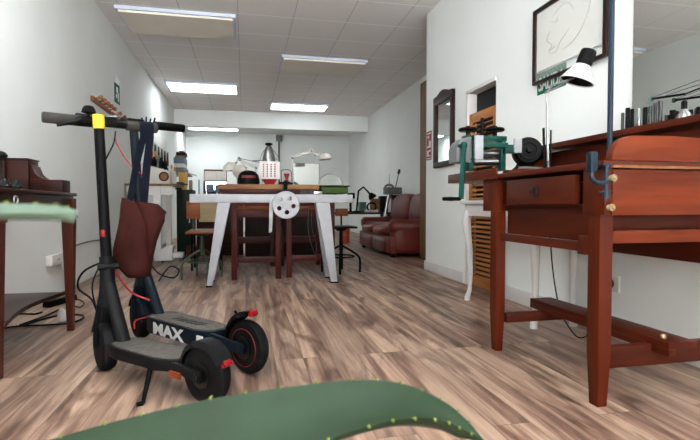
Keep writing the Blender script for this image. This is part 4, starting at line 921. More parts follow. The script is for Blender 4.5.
# ------------------------------------------------------------------ drawbench: pale steel beam on splayed legs
DYF = 4.48
t = thing('draw_bench', 'long pale grey steel draw bench with splayed legs and round handwheel', 'draw bench', (0.26, 4.6, 0))
bx0, bx1, bz0, bz1 = -0.482, 1.008, 0.765, 0.842
w = MB(); w.box(bx0, bx1, DYF, DYF+0.13, bz0, bz1, 0.006); w.build('beam', 'white_steel', t)
for tx0, tx1, bx_0, bx_1 in ((-0.242, -0.128, -0.345, -0.297), (0.652, 0.785, 0.800, 0.862)):
    for (yt, yb) in ((DYF+0.005, DYF+0.01), (DYF+0.085, DYF+0.34)):
        w = MB(); w.hexa([(bx_0, yb, 0), (bx_1, yb, 0), (bx_1, yb+0.03, 0), (bx_0, yb+0.03, 0), (tx0, yt, bz0), (tx1, yt, bz0), (tx1, yt+0.035, bz0), (tx0, yt+0.035, bz0)], 0.004)
        lg = w.build('leg', 'white_steel', t)
        w = MB(); w.box(bx_0-0.004, bx_1+0.004, yb-0.006, yb+0.036, 0.0, 0.012); w.build('foot_pad', 'black', lg)
for px, py in ((223.5, 197.5), (349, 199.5)):
    c = at(px, py, DYF); w = MB(); w.cyl(c-V((0, 0.012, 0)), c, 0.019, seg=6); w.cyl(c-V((0, 0.018, 0)), c, 0.009, seg=12); w.build('bolt', 'white_steel', t)
wc = at(286, 205, DYF-0.07)
w = MB(); w.disc_holes(wc, 0.122, [(0.068*math.cos(a), 0.068*math.sin(a), 0.021) for a in [math.radians(k) for k in (62, 134, 206, 278, 350)]], 0.020, (0, -1, 0)); w.torus(wc, 0.119, 0.008, (0, 1, 0), 40, 8, 1.5); hw_ = w.build('handwheel', 'white_steel', t, smooth=40)
w = MB(); w.cyl(wc-V((0, 0.026, 0)), wc+V((0, 0.075, 0)), 0.026, seg=20); w.cyl(wc-V((0, 0.032, 0)), wc, 0.012, seg=6); w.build('hub', 'white_steel', hw_)
w = MB(); a = at(272.5, 198, DYF-0.03); b = at(270.5, 233, DYF-0.03)
w.cyl(a-V((0, 0.014, 0)), a+V((0, 0.03, 0)), 0.033, seg=20); w.hexa([(b.x-0.016, a.y-0.006, b.z), (b.x+0.014, a.y-0.006, b.z+0.012), (b.x+0.014, a.y+0.006, b.z+0.012), (b.x-0.016, a.y+0.006, b.z), (a.x-0.026, a.y-0.006, a.z), (a.x+0.012, a.y-0.006, a.z), (a.x+0.012, a.y+0.006, a.z), (a.x-0.026, a.y+0.006, a.z)], 0.002); w.build('lever', 'white_steel', t)
# metal tongs lying on the beam
t = thing('draw_tongs', 'steel draw tongs lying on the pale steel beam right of the handwheel', 'tongs', at(311, 194, DYF+0.06))
yy = DYF+0.06; zz = bz1+0.001
a = at(300, 193, yy).x; b = at(322, 193, yy).x
w = MB()
for k in range(4): w.torus((a+0.02+0.035*k, yy, zz+0.021), 0.015, 0.005, (0.2, 1, 0), 16, 6)
w.build('chain', 'darksteel', t)
w = MB(); w.box(a+0.13, b, yy-0.02, yy+0.02, zz, zz+0.03, 0.006); w.build('jaw', 'steel', t)
w = MB(); w.tube([(a+0.02, yy+0.03, zz+0.012), (b-0.03, yy+0.03, zz+0.012)], 0.008, 8); w.build('handle', 'darksteel', t)

# ------------------------------------------------------------------ two oxblood work tables behind it
def work_table(x0, x1, y0, y1, z1, label):
    t = thing('work_table', label, 'workbench', ((x0+x1)/2, (y0+y1)/2, 0), 'oxblood work tables')
    l = 0.055
    for x in (x0, x1-l):
        for y in (y0, y1-l): MB().box(x, x+l, y, y+l, 0, z1-0.001, 0.004).build('leg', 'oxwood_z', t)
    MB().box(x0+l, x1-l, y0+0.01, y0+0.04, 0.62, 0.70, 0.003).build('front_rail', 'oxwood_x', t)
    MB().box(x0+l, x1-l, y0+0.015, y0+0.035, 0.701, 0.735, 0.002).build('wood_strip', 'ply', t)['label'] = 'lighter brown wooden strip'
    MB().box(x0+l, x1-l, y0+0.012, y0+0.038, 0.736, z1-0.001, 0.003).build('apron', 'oxwood_x', t)
    for x in (x0+0.01, x1-l+0.01): MB().box(x, x+0.035, y0+l, y1-l, 0.64, z1-0.001, 0.003).build('side_rail', 'oxwood_x', t)
    MB().box(x0+l, x1-l, y0+0.01, y0+0.045, 0.17, 0.225, 0.003).build('stretcher', 'oxwood_x', t)
    MB().box(x0+l, x1-l, y1-0.045, y1-0.01, 0.28, 0.36, 0.003).build('stretcher', 'oxwood_x', t)
    MB().box(x0-0.01, x1+0.01, y0-0.01, y1+0.01, z1, z1+0.02, 0.003).build('tabletop', 'oxwood_x', t)
    return t
TYF, TYR = 4.86, 5.95
ax0 = at(231.3, 270, TYF).x; ax1 = at(281.3, 270, TYF).x; cx0 = at(287, 270, TYF).x; cx1 = at(336, 270, TYF).x
work_table(ax0, ax1, TYF, TYR, 0.84, 'left one of the two oxblood wooden tables behind the steel beam')
work_table(cx0, cx1, TYF+0.06, TYR, 0.84, 'right one of the two oxblood wooden tables behind the steel beam')
sx0 = at(218, 188, TYF-0.06).x; sx1 = at(319, 188, TYF-0.06).x
t = thing('bench_slab', 'thick pale wooden slab lying across the two oxblood tables', 'worktop', ((sx0+sx1)/2, 5.3, 0.861))
MB().box(sx0+0.01, sx1-0.01, TYF-0.045, TYR-0.05, 0.861, 0.899, 0.003).build('batten', 'oxwood_x', t)
MB().box(sx0, sx1, TYF-0.06, TYR-0.02, 0.8995, 0.948, 0.004).build('slab', 'topwood', t)
SZ = 0.9485
# green bolster with a dark board and translucent dome
gx0 = at(322, 190, 4.9).x; gx1 = at(348.5, 190, 4.9).x
tag(MB().box(gx0, gx1, 4.90, 5.25, 0.861, 0.934, 0.02).build('green_cushion', 'greenbox'), 'moss green cushion block on the right oxblood table', 'cushion')
gb0 = at(318.8, 184, 4.88).x; gb1 = at(350, 184, 4.88).x
tag(MB().box(max(gb0, sx1+0.004), gb1, 4.88, 5.3, 0.9345, 0.946, 0.002).build('dark_board', 'darkframe'), 'thin dark board lying on the moss green cushion', 'board')
c = at(330.5, 184, 5.05); c.z = 0.9465
t = thing('dome_cover', 'translucent half-round dome cover on the dark board', 'cover', c)
w = MB(); pts = [(c.x+0.127*math.cos(PI*i/24), c.z+0.126*math.sin(PI*i/24)) for i in range(25)]; w.prism(pts, 'xz', 5.02, 5.10, 0.006); w.build('shell', 'smoke', t)
w = MB(); w.tube([(c.x+0.128*math.cos(PI*i/24), 5.018, c.z+0.127*math.sin(PI*i/24)) for i in range(25)], 0.004, 6); w.build('rim', 'grey', t)

# black helmet
c = at(248.5, 184, 5.0)
t = thing('welding_helmet', 'black rounded helmet with red stripe on the pale slab', 'helmet', (c.x, 5.0, SZ))
w = MB(); prof = [(0.106, 0), (0.113, 0.02), (0.110, 0.06), (0.098, 0.10), (0.075, 0.128), (0.042, 0.143), (0.004, 0.147)]; w.lathe(prof, (c.x, 5.0, SZ), seg=28); w.build('shell', 'black', t)
w = MB(); w.lathe([(0.1095, 0.065), (0.112, 0.067), (0.107, 0.088), (0.103, 0.090)], (c.x, 5.0, SZ), seg=20, a0=PI*1.28, a1=PI*1.72); w.build('red_stripe', 'dkred', t)
# machine with conical metal top, white panel, red foot
YM = 5.12; c = at(269.5, 184, YM)
t = thing('polishing_machine', 'bench machine with conical metal top, white slotted panel and red foot', 'machine', (c.x, YM, SZ))
zz = lambda py: at(269, py, YM).z
w = MB(); w.loft([[(c.x+sx*k, YM+sy*k*0.7, z) for sx, sy in ((-1, -1), (1, -1), (1, 1), (-1, 1))] for k, z in ((0.045, SZ), (0.05, SZ+0.02), (0.098, zz(176.5)), (0.100, zz(175.5)))]); w.build('red_foot', 'red', t)
w = MB(); a = at(259.5, 177, YM-0.075); b = at(280, 161.5, YM-0.075); w.box(a.x, b.x, YM-0.075, YM-0.045, a.z-0.02, b.z, 0.004); w.box(a.x+0.02, b.x-0.02, YM-0.045, YM+0.07, a.z, b.z-0.01); w.build('white_panel', 'white', t)
w = MB()
for i in range(4):
    for j in range(6):
        q = at(263.5+3.8*i, 164.5+2.3*j, YM-0.077); w.cyl(q-V((0, 0.001, 0)), q+V((0, 0.004, 0)), 0.0085, seg=8)
w.build('red_slots', 'posterred', t)
w = MB(); w.lathe([(0.070, zz(162)), (0.066, zz(158)), (0.050, zz(152)), (0.034, zz(147.5)), (0.02, zz(146))], (c.x-0.005, YM, 0), seg=24); w.build('conical_top', 'steel', t)
w = MB(); w.lathe([(0.012, zz(147)), (0.014, zz(145.6)), (0.038, zz(145)), (0.038, zz(143.6)), (0.022, zz(142.8)), (0.003, zz(142.6))], (c.x-0.005, YM, 0), seg=18); w.build('black_knob', 'black', t)
w = MB(); w.tube(spline([at(259, 163, YM), at(262, 154, YM), at(266, 148, YM)]), 0.004, 6); w.tube(spline([at(280, 162, YM), at(276.5, 154, YM), at(271, 148, YM)]), 0.004, 6); w.tube([at(262, 159, YM-0.06), at(278, 159, YM-0.06)], 0.004, 6); w.build('wire_guard', 'steel', t)
# small red clamp with wire frame and black jaws
c = at(286, 184, 5.05)
t = thing('bench_clamp', 'small red clamp tool with wire frame beside the white slotted panel', 'clamp', (c.x, 5.05, SZ))
w = MB(); w.box(c.x-0.06, c.x+0.07, 5.0, 5.09, SZ, SZ+0.028, 0.008); w.build('black_base', 'black', t)
w = MB(); w.lathe([(0.028, 0), (0.016, 0.03), (0.016, 0.05), (0.030, 0.085), (0.03, 0.095)], (c.x+0.008, 5.05, SZ+0.0275), seg=12); w.build('red_body', 'red', t)
w = MB(); w.tube(spline([(c.x-0.045, 5.05, SZ+0.02), (c.x-0.05, 5.05, SZ+0.13), (c.x-0.03, 5.05, SZ+0.16), (c.x+0.05, 5.05, SZ+0.15), (c.x+0.06, 5.05, SZ+0.03)]), 0.004, 6); w.build('wire_frame', 'darksteel', t)
c = at(285.5, 188, 4.785); t = thing('table_vise', 'small black vise hanging over front edge of the pale slab', 'vise', (c.x, 4.78, 0.87))
w = MB(); w.box(c.x-0.018, c.x+0.018, 4.755, 4.798, 0.875, 0.985, 0.004); w.box(c.x-0.07, c.x+0.05, 4.74, 4.798, 0.950, 0.972, 0.006); w.build('jaw_body', 'black', t)
w = MB(); w.cyl((c.x-0.05, 4.75, 0.89), (c.x+0.05, 4.75, 0.89), 0.005, seg=8); w.build('tommy_bar', 'darksteel', t)
w = MB(); w.tube(spline([at(309, 205, 4.84), at(308, 225, 4.84), at(310, 240, 4.84), at(314, 252, 4.84), at(317, 262, 4.84)], 6), 0.0022, 6); w.tube(spline([at(312, 205, 4.845), at(312, 228, 4.845), at(316, 242, 4.845), at(317, 256, 4.845)], 6), 0.0018, 6)
tag(w.build('hanging_cord', 'grey'), 'thin grey cord hanging between the two oxblood tables', 'cord')
# frameless mirror standing at the rear of the tables
a = at(293.5, 184, 5.85); b = at(320, 163.5, 5.85)
t = thing('bench_mirror', 'small rectangular mirror propped behind the white task lamp', 'mirror', ((a.x+b.x)/2, 5.85, SZ))
rm = Matrix.Translation((a.x, 5.85, 0)) @ Matrix.Rotation(math.radians(9), 4, 'Z') @ Matrix.Translation((-a.x, -5.85, 0))
w = MB(); w.T = rm; w.box(a.x, b.x, 5.85, 5.858, SZ, b.z); w.build('mirror_glass', 'mirror', t, smooth=0)
w = MB(); w.T = rm; w.box(a.x-0.004, b.x+0.004, 5.8585, 5.87, SZ, b.z+0.004); w.build('backing', 'grey', t, smooth=0)

# white task lamps with dome heads
def task_lamp(label, base_, joints, rim_c, axis, r, y, m='offwhite', base_r=0.05):
    t = thing('task_lamp', label, 'lamp', base_, 'cream dome task lamps')
    MB().lathe([(base_r, 0), (base_r, 0.012), (base_r*0.5, 0.02), (0.012, 0.028), (0.010, 0.05)], base_, seg=18).build('base', m, t)
    w = MB(); j = [V(base_)+V((0, 0, 0.03))]+[V(q) for q in joints]
    w.cyl(j[0], j[1], 0.009, seg=10)
    for p, q in zip(j[1:], j[2:]):
        for dz in (-0.008, 0.010): w.tube([p+V((0, 0, dz)), q+V((0, 0, dz))], 0.007, 6)
    w.build('arm', m, t)
    for q in j[1:]: MB().ball(q, 0.015, 10).build('joint', 'steel', t)
    a = V(axis).normalized(); c = V(rim_c)
    w = MB(); pr = []
    for i in range(9):
        q = PI/2*i/8; pr.append((r*math.cos(q)+0.001, r*1.0*math.sin(q)))
    w.lathe(pr, c, a, 28); w.lathe([(r*0.22, r*0.9), (r*0.22, r*1.12), (r*0.05, r*1.15)], c, a, 14); w.build('dome_shade', m, t)
    w = MB(); w.lathe([(r*0.96, 0.002), (r*0.6, 0.004), (0.001, 0.004)], c, a, 24); w.build('shade_inside', 'grey', t)
    w = MB(); w.tube([c+a*r*1.0, j[-1]], 0.007, 6); w.build('head_stem', m, t)
    return t
ly = 5.35
bz = lambda px, y: V((at(px, 184, y).x, y, SZ))
task_lamp('cream dome lamp at right, arm raised above the small propped mirror', bz(293, ly), [at(292.5, 158, ly), at(312, 150.5, ly), at(315.5, 155, ly)], at(325.5, 159.5, ly), (-0.12, 0.05, 1), 0.073, ly)
task_lamp('cream dome lamp at far left, shade tilted beyond the black helmet', bz(239, 5.7), [at(234, 168, 5.7), at(239, 158, 5.7), at(236, 163, 5.7)], at(230, 169.5, 5.7), (-0.15, -0.2, 1), 0.078, 5.7)
task_lamp('cream dome lamp with shade turned to face us behind the black helmet', bz(255, 5.5), [at(256, 168, 5.5), at(240, 160, 5.5), at(246, 168, 5.5)], at(240, 172.5, 5.5), (0.35, 0.8, 0.5), 0.088, 5.5)
w = MB(); w.tube([at(240, 158.5, 5.75), at(262, 163, 5.75), (at(262, 163, 5.75).x, 5.75, SZ+0.03)], 0.004, 6); w.tube([at(252, 161, 5.75), at(262, 160.5, 5.75), at(262, 163, 5.75)], 0.008, 6); w.lathe([(0.04, 0), (0.04, 0.012), (0.01, 0.03)], (at(262, 163, 5.75).x, 5.75, SZ), seg=14)
tag(w.build('swing_arm', 'darksteel'), 'thin dark swing arm stretched between cream lamps and conical machine', 'arm')

# ------------------------------------------------------------------ swivel work stools
def swivel_stool(cx, cy, zs, rb, tube_m, seat_m, back, label, ang0, seat_w=0.19):
    t = thing('work_stool', label, 'stool', (cx, cy, 0), 'swivel work stools')
    for k in range(4):
        a = ang0+PI/2*k; d = V((math.cos(a), math.sin(a), 0)); c = V((cx, cy, 0))
        w = MB(); w.tube(spline([c+d*0.02+V((0, 0, 0.29)), c+d*rb*0.55+V((0, 0, 0.235)), c+d*(rb-0.03)+V((0, 0, 0.19)), c+d*rb+V((0, 0, 0.14)), c+d*rb+V((0, 0, 0.0))], 5), 0.012, 8); w.build('leg', tube_m, t)
    w = MB(); w.torus((cx, cy, 0.175), rb*0.72, 0.009, (0, 0, 1), 28, 8); w.build('foot_ring', tube_m, t)
    w = MB(); w.cyl((cx, cy, 0.24), (cx, cy, zs), 0.024, 0.018, 14); w.cyl((cx, cy, zs-0.03), (cx, cy, zs), 0.05, 0.08, 14); w.build('column', tube_m, t)
    w = MB(); w.box(cx-seat_w, cx+seat_w, cy-0.18, cy+0.18, zs, zs+0.022, 0.01); w.build('seat', seat_m, t)
    if back:
        bx0_, bx1_, bz0_, bz1_, bm, dy = back
        w = MB(); w.box(bx0_, bx1_, cy+dy, cy+dy+0.018, bz0_, bz1_, 0.006); w.build('backrest', bm, t)
        w = MB(); mx = (bx0_+bx1_)/2; w.tube(spline([(mx, cy+0.1, zs-0.01), (mx, cy+dy+0.01, zs-0.0), (mx, cy+dy+0.03, zs+0.08), (mx, cy+dy+0.026, bz0_+0.04)], 5), 0.010, 8); w.build('back_bracket', tube_m, t)
    return t
sy = 5.05; c = at(202, 260, sy)
a = at(186.5, 219, sy+0.19); b = at(200, 201, sy+0.19)
swivel_stool(c.x, sy, at(202, 233, sy).z, 0.20, 'olive', 'ply', (a.x, b.x, a.z, b.z, 'ply', 0.19), 'school chair with orange plywood back on olive green tubular legs', 0.35, 0.14)
sy = 5.22; c = at(341, 260, sy)
a = at(335.5, 216, sy+0.2); b = at(348, 208.5, sy+0.2)
swivel_stool(c.x, sy, at(341, 228, sy).z, 0.21, 'black', 'black', (a.x, b.x, a.z, b.z, 'ply', 0.2), 'black stool with orange plywood backrest right of the oxblood tables', -0.25, 0.15)
# cream plywood chair behind
cy = 6.0; a = at(199, 222, cy); b = at(217, 200, cy)
t = thing('plywood_chair', 'cream plywood chair behind the orange-backed school chair', 'chair', ((a.x+b.x)/2, 5.8, 0))
MB().box(a.x, b.x, cy, cy+0.015, a.z, b.z, 0.006).build('backrest', 'plypale', t)
MB().box(a.x-0.08, b.x+0.08, 5.62, 5.99, 0.44, 0.46, 0.006).build('seat', 'plypale', t)
for x in (a.x-0.05, b.x+0.05):
    for y in (5.65, 5.97):
        w = MB(); w.cyl((x, y, 0), (x, y, 0.44 if y < 5.9 else b.z-0.05), 0.011, seg=8); w.build('leg', 'black', t)
# ------------------------------------------------------------------ dark cupboards and rear benches deep in the room
def cabinet(x0, x1, y0, y1, z1, m, label, ndoor=2, name='cabinet'):
    t = thing(name, label, 'cabinet', ((x0+x1)/2, (y0+y1)/2, 0))
    MB().box(x0, x1, y0+0.02, y1, 0.0, z1-0.03, 0.004).build('carcass', m, t)
    MB().box(x0-0.02, x1+0.02, y0-0.02, y1, z1-0.0295, z1, 0.005).build('worktop', m, t)
    for k in range(ndoor):
        xa = x0+(x1-x0)*k/ndoor+0.008; xb = x0+(x1-x0)*(k+1)/ndoor-0.008
        d = MB().box(xa, xb, y0, y0+0.019, 0.08, z1-0.05, 0.003).build('door', m, t)
        w = MB(); w.ball((xb-0.03, y0-0.008, z1*0.6), 0.010, 8); w.build('knob', 'steel', d)
    return t
x0 = at(245, 230, 7.0).x; x1 = at(332, 230, 7.0).x
cabinet(x0, x1, 7.0, 7.55, 0.82, 'darkframe', 'added dark wooden cupboard filling the dark behind the oxblood tables')  # put in to darken the space behind the tables
x0 = at(196, 200, 7.3).x; x1 = at(243, 200, 7.3).x
cabinet(x0, x1, 7.3, 7.9, 0.885, 'mahog_x', 'dark brown cupboard under the wood-edged mirror at left')
RB = 0.8855
# leaning wood-edged mirror and things in front of it
a = at(204.5, 193, 7.75); b = at(226, 169, 7.75)
t = thing('leaning_mirror', 'mirror with thin wooden top edge leaning at the rear left', 'mirror', ((a.x+b.x)/2, 7.76, RB))
lm = Matrix.Translation((0, 7.72, RB)) @ Matrix.Rotation(math.radians(-9), 4, 'X') @ Matrix.Translation((0, -7.72, -RB))
w = MB(); w.T = lm; w.box(a.x, b.x, 7.75, 7.756, RB+0.012, b.z-0.02); w.build('mirror_glass', 'mirror', t, smooth=0)
w = MB(); w.T = lm; w.box(a.x-0.01, b.x+0.12, 7.745, 7.77, b.z-0.02, b.z+0.004, 0.002); w.box(a.x-0.012, a.x, 7.745, 7.77, RB+0.009, b.z-0.02); w.box(b.x, b.x+0.012, 7.745, 7.77, RB+0.009, b.z-0.02); w.build('frame', 'ply', t)
c = at(213, 190, 7.4)
t = thing('blue_vise', 'blue bench vise in front of the leaning wood-edged mirror', 'vise', (c.x, 7.45, RB))
w = MB(); w.lathe([(0.06, 0), (0.06, 0.02), (0.035, 0.03), (0.035, 0.05)], (c.x, 7.45, RB), seg=16); w.build('base', 'bluepaint', t)
w = MB(); w.box(c.x-0.10, c.x+0.01, 7.40, 7.50, RB+0.05, RB+0.17, 0.01); w.box(c.x+0.03, c.x+0.10, 7.40, 7.50, RB+0.05, RB+0.16, 0.01); w.box(c.x-0.02, c.x+0.05, 7.43, 7.47, RB+0.05, RB+0.085); w.build('jaw_body', 'bluebox', t)
w = MB(); w.cyl((c.x+0.09, 7.45, RB+0.075), (c.x+0.13, 7.45, RB+0.075), 0.01, seg=8); w.cyl((c.x+0.125, 7.40, RB+0.075), (c.x+0.125, 7.50, RB+0.075), 0.005, seg=8); w.build('handle', 'steel', t)
for px, y0_, m_, r_, lb in ((199.5, 181, 'darksteel', 0.018, 'dark metal canister left of the leaning wood-edged mirror'), (195.5, 179.5, 'ltblue', 0.012, 'thin blue tube beside the dark metal canister')):
    c = at(px, 190, 7.42); z1 = at(px, y0_, 7.42).z
    tag(MB().lathe([(r_*.9, 0), (r_, 0.004), (r_, z1-RB-0.01), (r_*.6, z1-RB)], (max(c.x, at(197.5, 190, 7.3).x+0.02*(px-195)), 7.42, RB), seg=14).build('canister', m_), lb, 'canister')

# ------------------------------------------------------------------ white side table and machines at left
TY0, TY1 = 6.72, 7.28; tzx = at(177.5, 186, TY0); tz = tzx.z
t = thing('side_table', 'white-legged table with brown top against the left wall', 'table', (-1.25, 7.5, 0))
MB().box(XL+0.02, tzx.x, TY0, TY1, tz-0.0, tz+0.03, 0.004).build('tabletop', 'shelfwood', t)
def wl(px0, px1, y): 
    a = at(px0, 230, y); b = at(px1, 230, y); MB().box(a.x, b.x, y, y+0.09, 0, tz-0.001, 0.004).build('leg', 'white', t)
wl(153.5, 161, TY0+0.01); wl(166, 171, TY0+0.45); 
MB().box(XL+0.03, XL+0.11, TY1-0.1, TY1-0.02, 0, tz-0.001, 0.004).build('leg', 'white', t)
MB().box(XL+0.03, tzx.x-0.06, TY0+0.03, TY0+0.05, tz-0.12, tz-0.001, 0.003).build('apron', 'white', t)
TT = tz+0.0305
# sloped white machine housing with round wooden port
my = 6.9; a = at(146, 183, my); b = at(169.5, 171, my); zl = at(146.5, 164, my).z
t = thing('machine_housing', 'white sloped machine housing with round wooden port on the side table', 'machine', ((a.x+b.x)/2, my+0.2, TT))
w = MB(); x0 = max(a.x-0.1, XL+0.03); w.prism([(x0, TT), (b.x, TT), (b.x, b.z), (x0, zl+0.02)], 'xz', my, my+0.22, 0.008); w.build('housing', 'offwhite', t)
c = at(164, 176.5, my); w = MB(); w.lathe([(0.064, 0), (0.066, 0.012), (0.050, 0.018), (0.048, 0.006), (0.001, 0.006)], c, (0, -1, 0), 28); w.build('wooden_port', 'mahog_z', t)
w = MB(); w.lathe([(0.046, 0), (0.044, 0.013), (0.001, 0.014)], c, (0, -1, 0), 24); w.build('port_cover', 'topwood', t)
# black bottles on the slope
def slope_z(x): f = (x-x0)/(b.x-x0); return (zl+0.02)*(1-f)+b.z*f
for i, (px, pt, r_, m_) in enumerate(((147.5, 158, 0.034, 'black'), (151, 155, 0.030, 'graphite'), (155, 157, 0.032, 'black'), (158.5, 155.5, 0.030, 'grey'), (162, 158, 0.034, 'black'), (165.5, 161, 0.026, 'graphite'))):
    q = at(px, 166, my+0.15); z0 = slope_z(q.x)+0.003+r_*0.26; z1 = at(px, pt, my+0.15).z
    o = MB().lathe([(r_*.9, 0), (r_, 0.006), (r_, (z1-z0)*.62), (r_*.5, (z1-z0)*.78), (r_*.5, z1-z0-0.004), (r_*.3, z1-z0)], (q.x, my+0.10+0.05*(i % 2), z0), seg=14).build('dark_bottle', m_)
    tag(o, ['leftmost dark bottle on the white sloped housing', 'second dark bottle from left on the white sloped housing', 'third dark bottle from left on the white sloped housing', 'grey bottle among dark ones on the white sloped housing', 'fifth dark bottle from left on the white sloped housing', 'rightmost dark bottle on the white sloped housing'][i], 'bottle', 'dark bottles on the sloped housing')
# tool board on the left wall
ya, yb = ax(149, 160, XL+0.03).y, ax(168, 160, XL+0.03).y
zt_ = ax(149, 133, XL+0.03).z; z0_ = TT+0.18
t = thing('tool_board', 'white tool board with posts on the left wall', 'tool board', (XL+0.01, (ya+yb)/2, z0_))
MB().box(XL+0.002, XL+0.014, ya, yb, z0_, zt_+0.12, 0.002).build('panel', 'offwhite', t)
w = MB(); w.box(XL+0.014, XL+0.05, ya-0.03, ya, z0_, zt_+0.12); w.build('post', 'graphite', t)
w = MB(); w.box(XL+0.014, XL+0.05, yb-0.04, yb, z0_, zt_-0.1); w.build('post', 'white', t)
for z in (zt_-0.12, zt_-0.42): MB().box(XL+0.0145, XL+0.03, ya, yb-0.04, z, z+0.02).build('hanging_rail', 'white', t)
random.seed(5)
hm = ['red', 'black', 'yellowbox', 'mahog_z', 'black', 'orange', 'darksteel']
for r_ in range(2):
    for k in range(6):
        y = ya+0.14+(yb-ya-0.3)*k/5; zt2 = zt_-0.13-0.30*r_; mm = hm[(k*2+r_*3) % 7]; hl = random.uniform(0.13, 0.18); bl = random.uniform(0.08, 0.12)
        adj = {'red': 'red', 'black': 'black', 'yellowbox': 'yellow', 'mahog_z': 'brown', 'orange': 'orange', 'darksteel': 'grey'}[mm]
        tt = thing('hand_tool', adj+'-handled pliers hanging in the '+['upper', 'lower'][r_]+' row of the tool board, '+['nearest', 'second', 'third', 'fourth', 'fifth', 'farthest'][k]+' one', 'pliers', (XL+0.04, y, zt2-hl-bl), 'pliers on the tool board')
        w = MB(); w.tube([(XL+0.045, y, zt2), (XL+0.045, y, zt2-bl)], [0.010, 0.022], 8); w.build('jaws', 'darksteel', tt)
        w = MB()
        for s in (-1, 1): w.tube([(XL+0.045, y+s*0.008, zt2-bl), (XL+0.047, y+s*0.045, zt2-bl-hl*0.5), (XL+0.045, y+s*0.035, zt2-bl-hl)], 0.016, 6)
        w.build('handles', mm, tt)
# heap on the wall shelf
wy = 9.0
xs0 = XL+0.002; xs1 = at(187, 172, wy).x; zs = at(180, 172.5, wy).z
tag(MB().box(xs0, xs1, wy, wy+0.9, zs-0.03, zs, 0.003).build('wall_shelf', 'grey'), 'grey wall shelf holding boxes and papers at rear left', 'shelf')
def heap(px0, px1, py0, py1, y0, y1, m_, name, label, cat, z=None):
    a = at(px0, py1, y0); b = at(px1, py0, y0); z0 = a.z if z is None else z
    return tag(MB().box(a.x, b.x, y0, y1, z0, b.z, 0.004).build(name, m_), label, cat), b.z
o, z_ = heap(173.5, 184.5, 167.5, 172, wy+0.02, wy+0.6, 'grey', 'paper_stack', 'grey stack of papers lowest on the wall shelf', 'papers', zs+0.001)
o, z_ = heap(174, 184, 163.5, 167, wy+0.03, wy+0.5, 'offwhite', 'white_carton', 'white flat carton above the grey papers', 'box', z_+0.001)
o, z_ = heap(173.5, 184, 157.5, 162, wy+0.03, wy+0.5, 'bluebox', 'blue_carton', 'blue and white carton in the wall shelf stack', 'box', z_+0.001)
o, z_ = heap(175, 183.5, 155.5, 157, wy+0.04, wy+0.45, 'shelfwood', 'brown_folder', 'brown folder lying on the blue carton', 'folder', z_+0.001)
o, z_ = heap(176, 185, 152, 155.5, wy+0.05, wy+0.4, 'black', 'black_case', 'black case near top of the wall shelf stack', 'case', z_+0.001)
o, z_ = heap(179, 183.5, 150.8, 152, wy+0.06, wy+0.3, 'red', 'red_tray', 'flat red tray topmost on the wall shelf stack', 'tray', z_+0.001)
a = at(186, 172, wy+0.05); b = at(194.5, 176, wy+0.05)
tag(MB().hexa([(a.x, wy+0.0, zs+0.001), (a.x+0.16, wy+0.0, zs-0.045), (a.x+0.16, wy+0.3, zs-0.045), (a.x, wy+0.3, zs+0.001), (a.x, wy, zs+0.012), (a.x+0.16, wy, zs-0.034), (a.x+0.16, wy+0.3, zs-0.034), (a.x, wy+0.3, zs+0.012)]).build('blue_sheet', 'ltblue'), 'light blue sheet drooping over the wall shelf edge', 'sheet')
# dark green cabinet with yellow box, dark vise and white bottles on top
gy = 7.35; gx0 = at(176.5, 220, gy).x; gx1 = at(192.5, 220, gy).x; gz = at(180, 189.5, gy).z
t = thing('green_cabinet', 'dark green metal cabinet beyond the white-legged table', 'cabinet', ((gx0+gx1)/2, gy+0.2, 0))
MB().box(gx0, gx1, gy+0.012, gy+0.5, 0.0, gz, 0.004).build('carcass', 'dkgreen', t)
d = MB().box(gx0+0.01, gx1-0.01, gy, gy+0.0115, 0.06, gz-0.02, 0.003).build('door', 'dkgreen', t)
w = MB(); w.box(gx1-0.05, gx1-0.035, gy-0.012, gy-0.001, gz*0.5, gz*0.5+0.1); w.build('handle', 'steel', d)
GZ = gz+0.001
a = at(178.5, 188, gy+0.2); b = at(187, 172.5, gy+0.2)
t = thing('yellow_bin', 'bright yellow bin on the dark green cabinet', 'bin', ((a.x+b.x)/2, gy+0.25, GZ))
w = MB(); cx_ = (a.x+b.x)/2; hw2 = (b.x-a.x)/2; w.loft([[(cx_+sx*hw2*k, gy+0.26+sy*0.07*k, z) for sx, sy in ((-1, -1), (1, -1), (1, 1), (-1, 1))] for k, z in ((0.85, GZ), (1.0, b.z-0.01), (1.06, b.z-0.008), (1.06, b.z))]); w.build('tub', 'yellowbox', t)
a = at(176.5, 185, gy+0.1)
t = thing('dark_vise', 'dark blue-black vise in front of the yellow bin', 'vise', (a.x, gy+0.08, GZ))
w = MB(); w.lathe([(0.05, 0), (0.05, 0.02), (0.025, 0.03), (0.025, 0.06)], (a.x+0.03, gy+0.08, GZ), seg=14); w.build('base', 'bluepaint', t)
w = MB(); w.box(a.x-0.05, a.x+0.10, gy+0.03, gy+0.13, GZ+0.06, GZ+0.11, 0.008); w.box(a.x-0.06, a.x-0.01, gy+0.03, gy+0.13, GZ+0.11, GZ+0.14, 0.005); w.build('jaw_body', 'bluepaint', t)
w = MB(); w.cyl((a.x+0.10, gy+0.08, GZ+0.08), (a.x+0.16, gy+0.08, GZ+0.075), 0.012, seg=8); w.build('screw', 'darksteel', t)
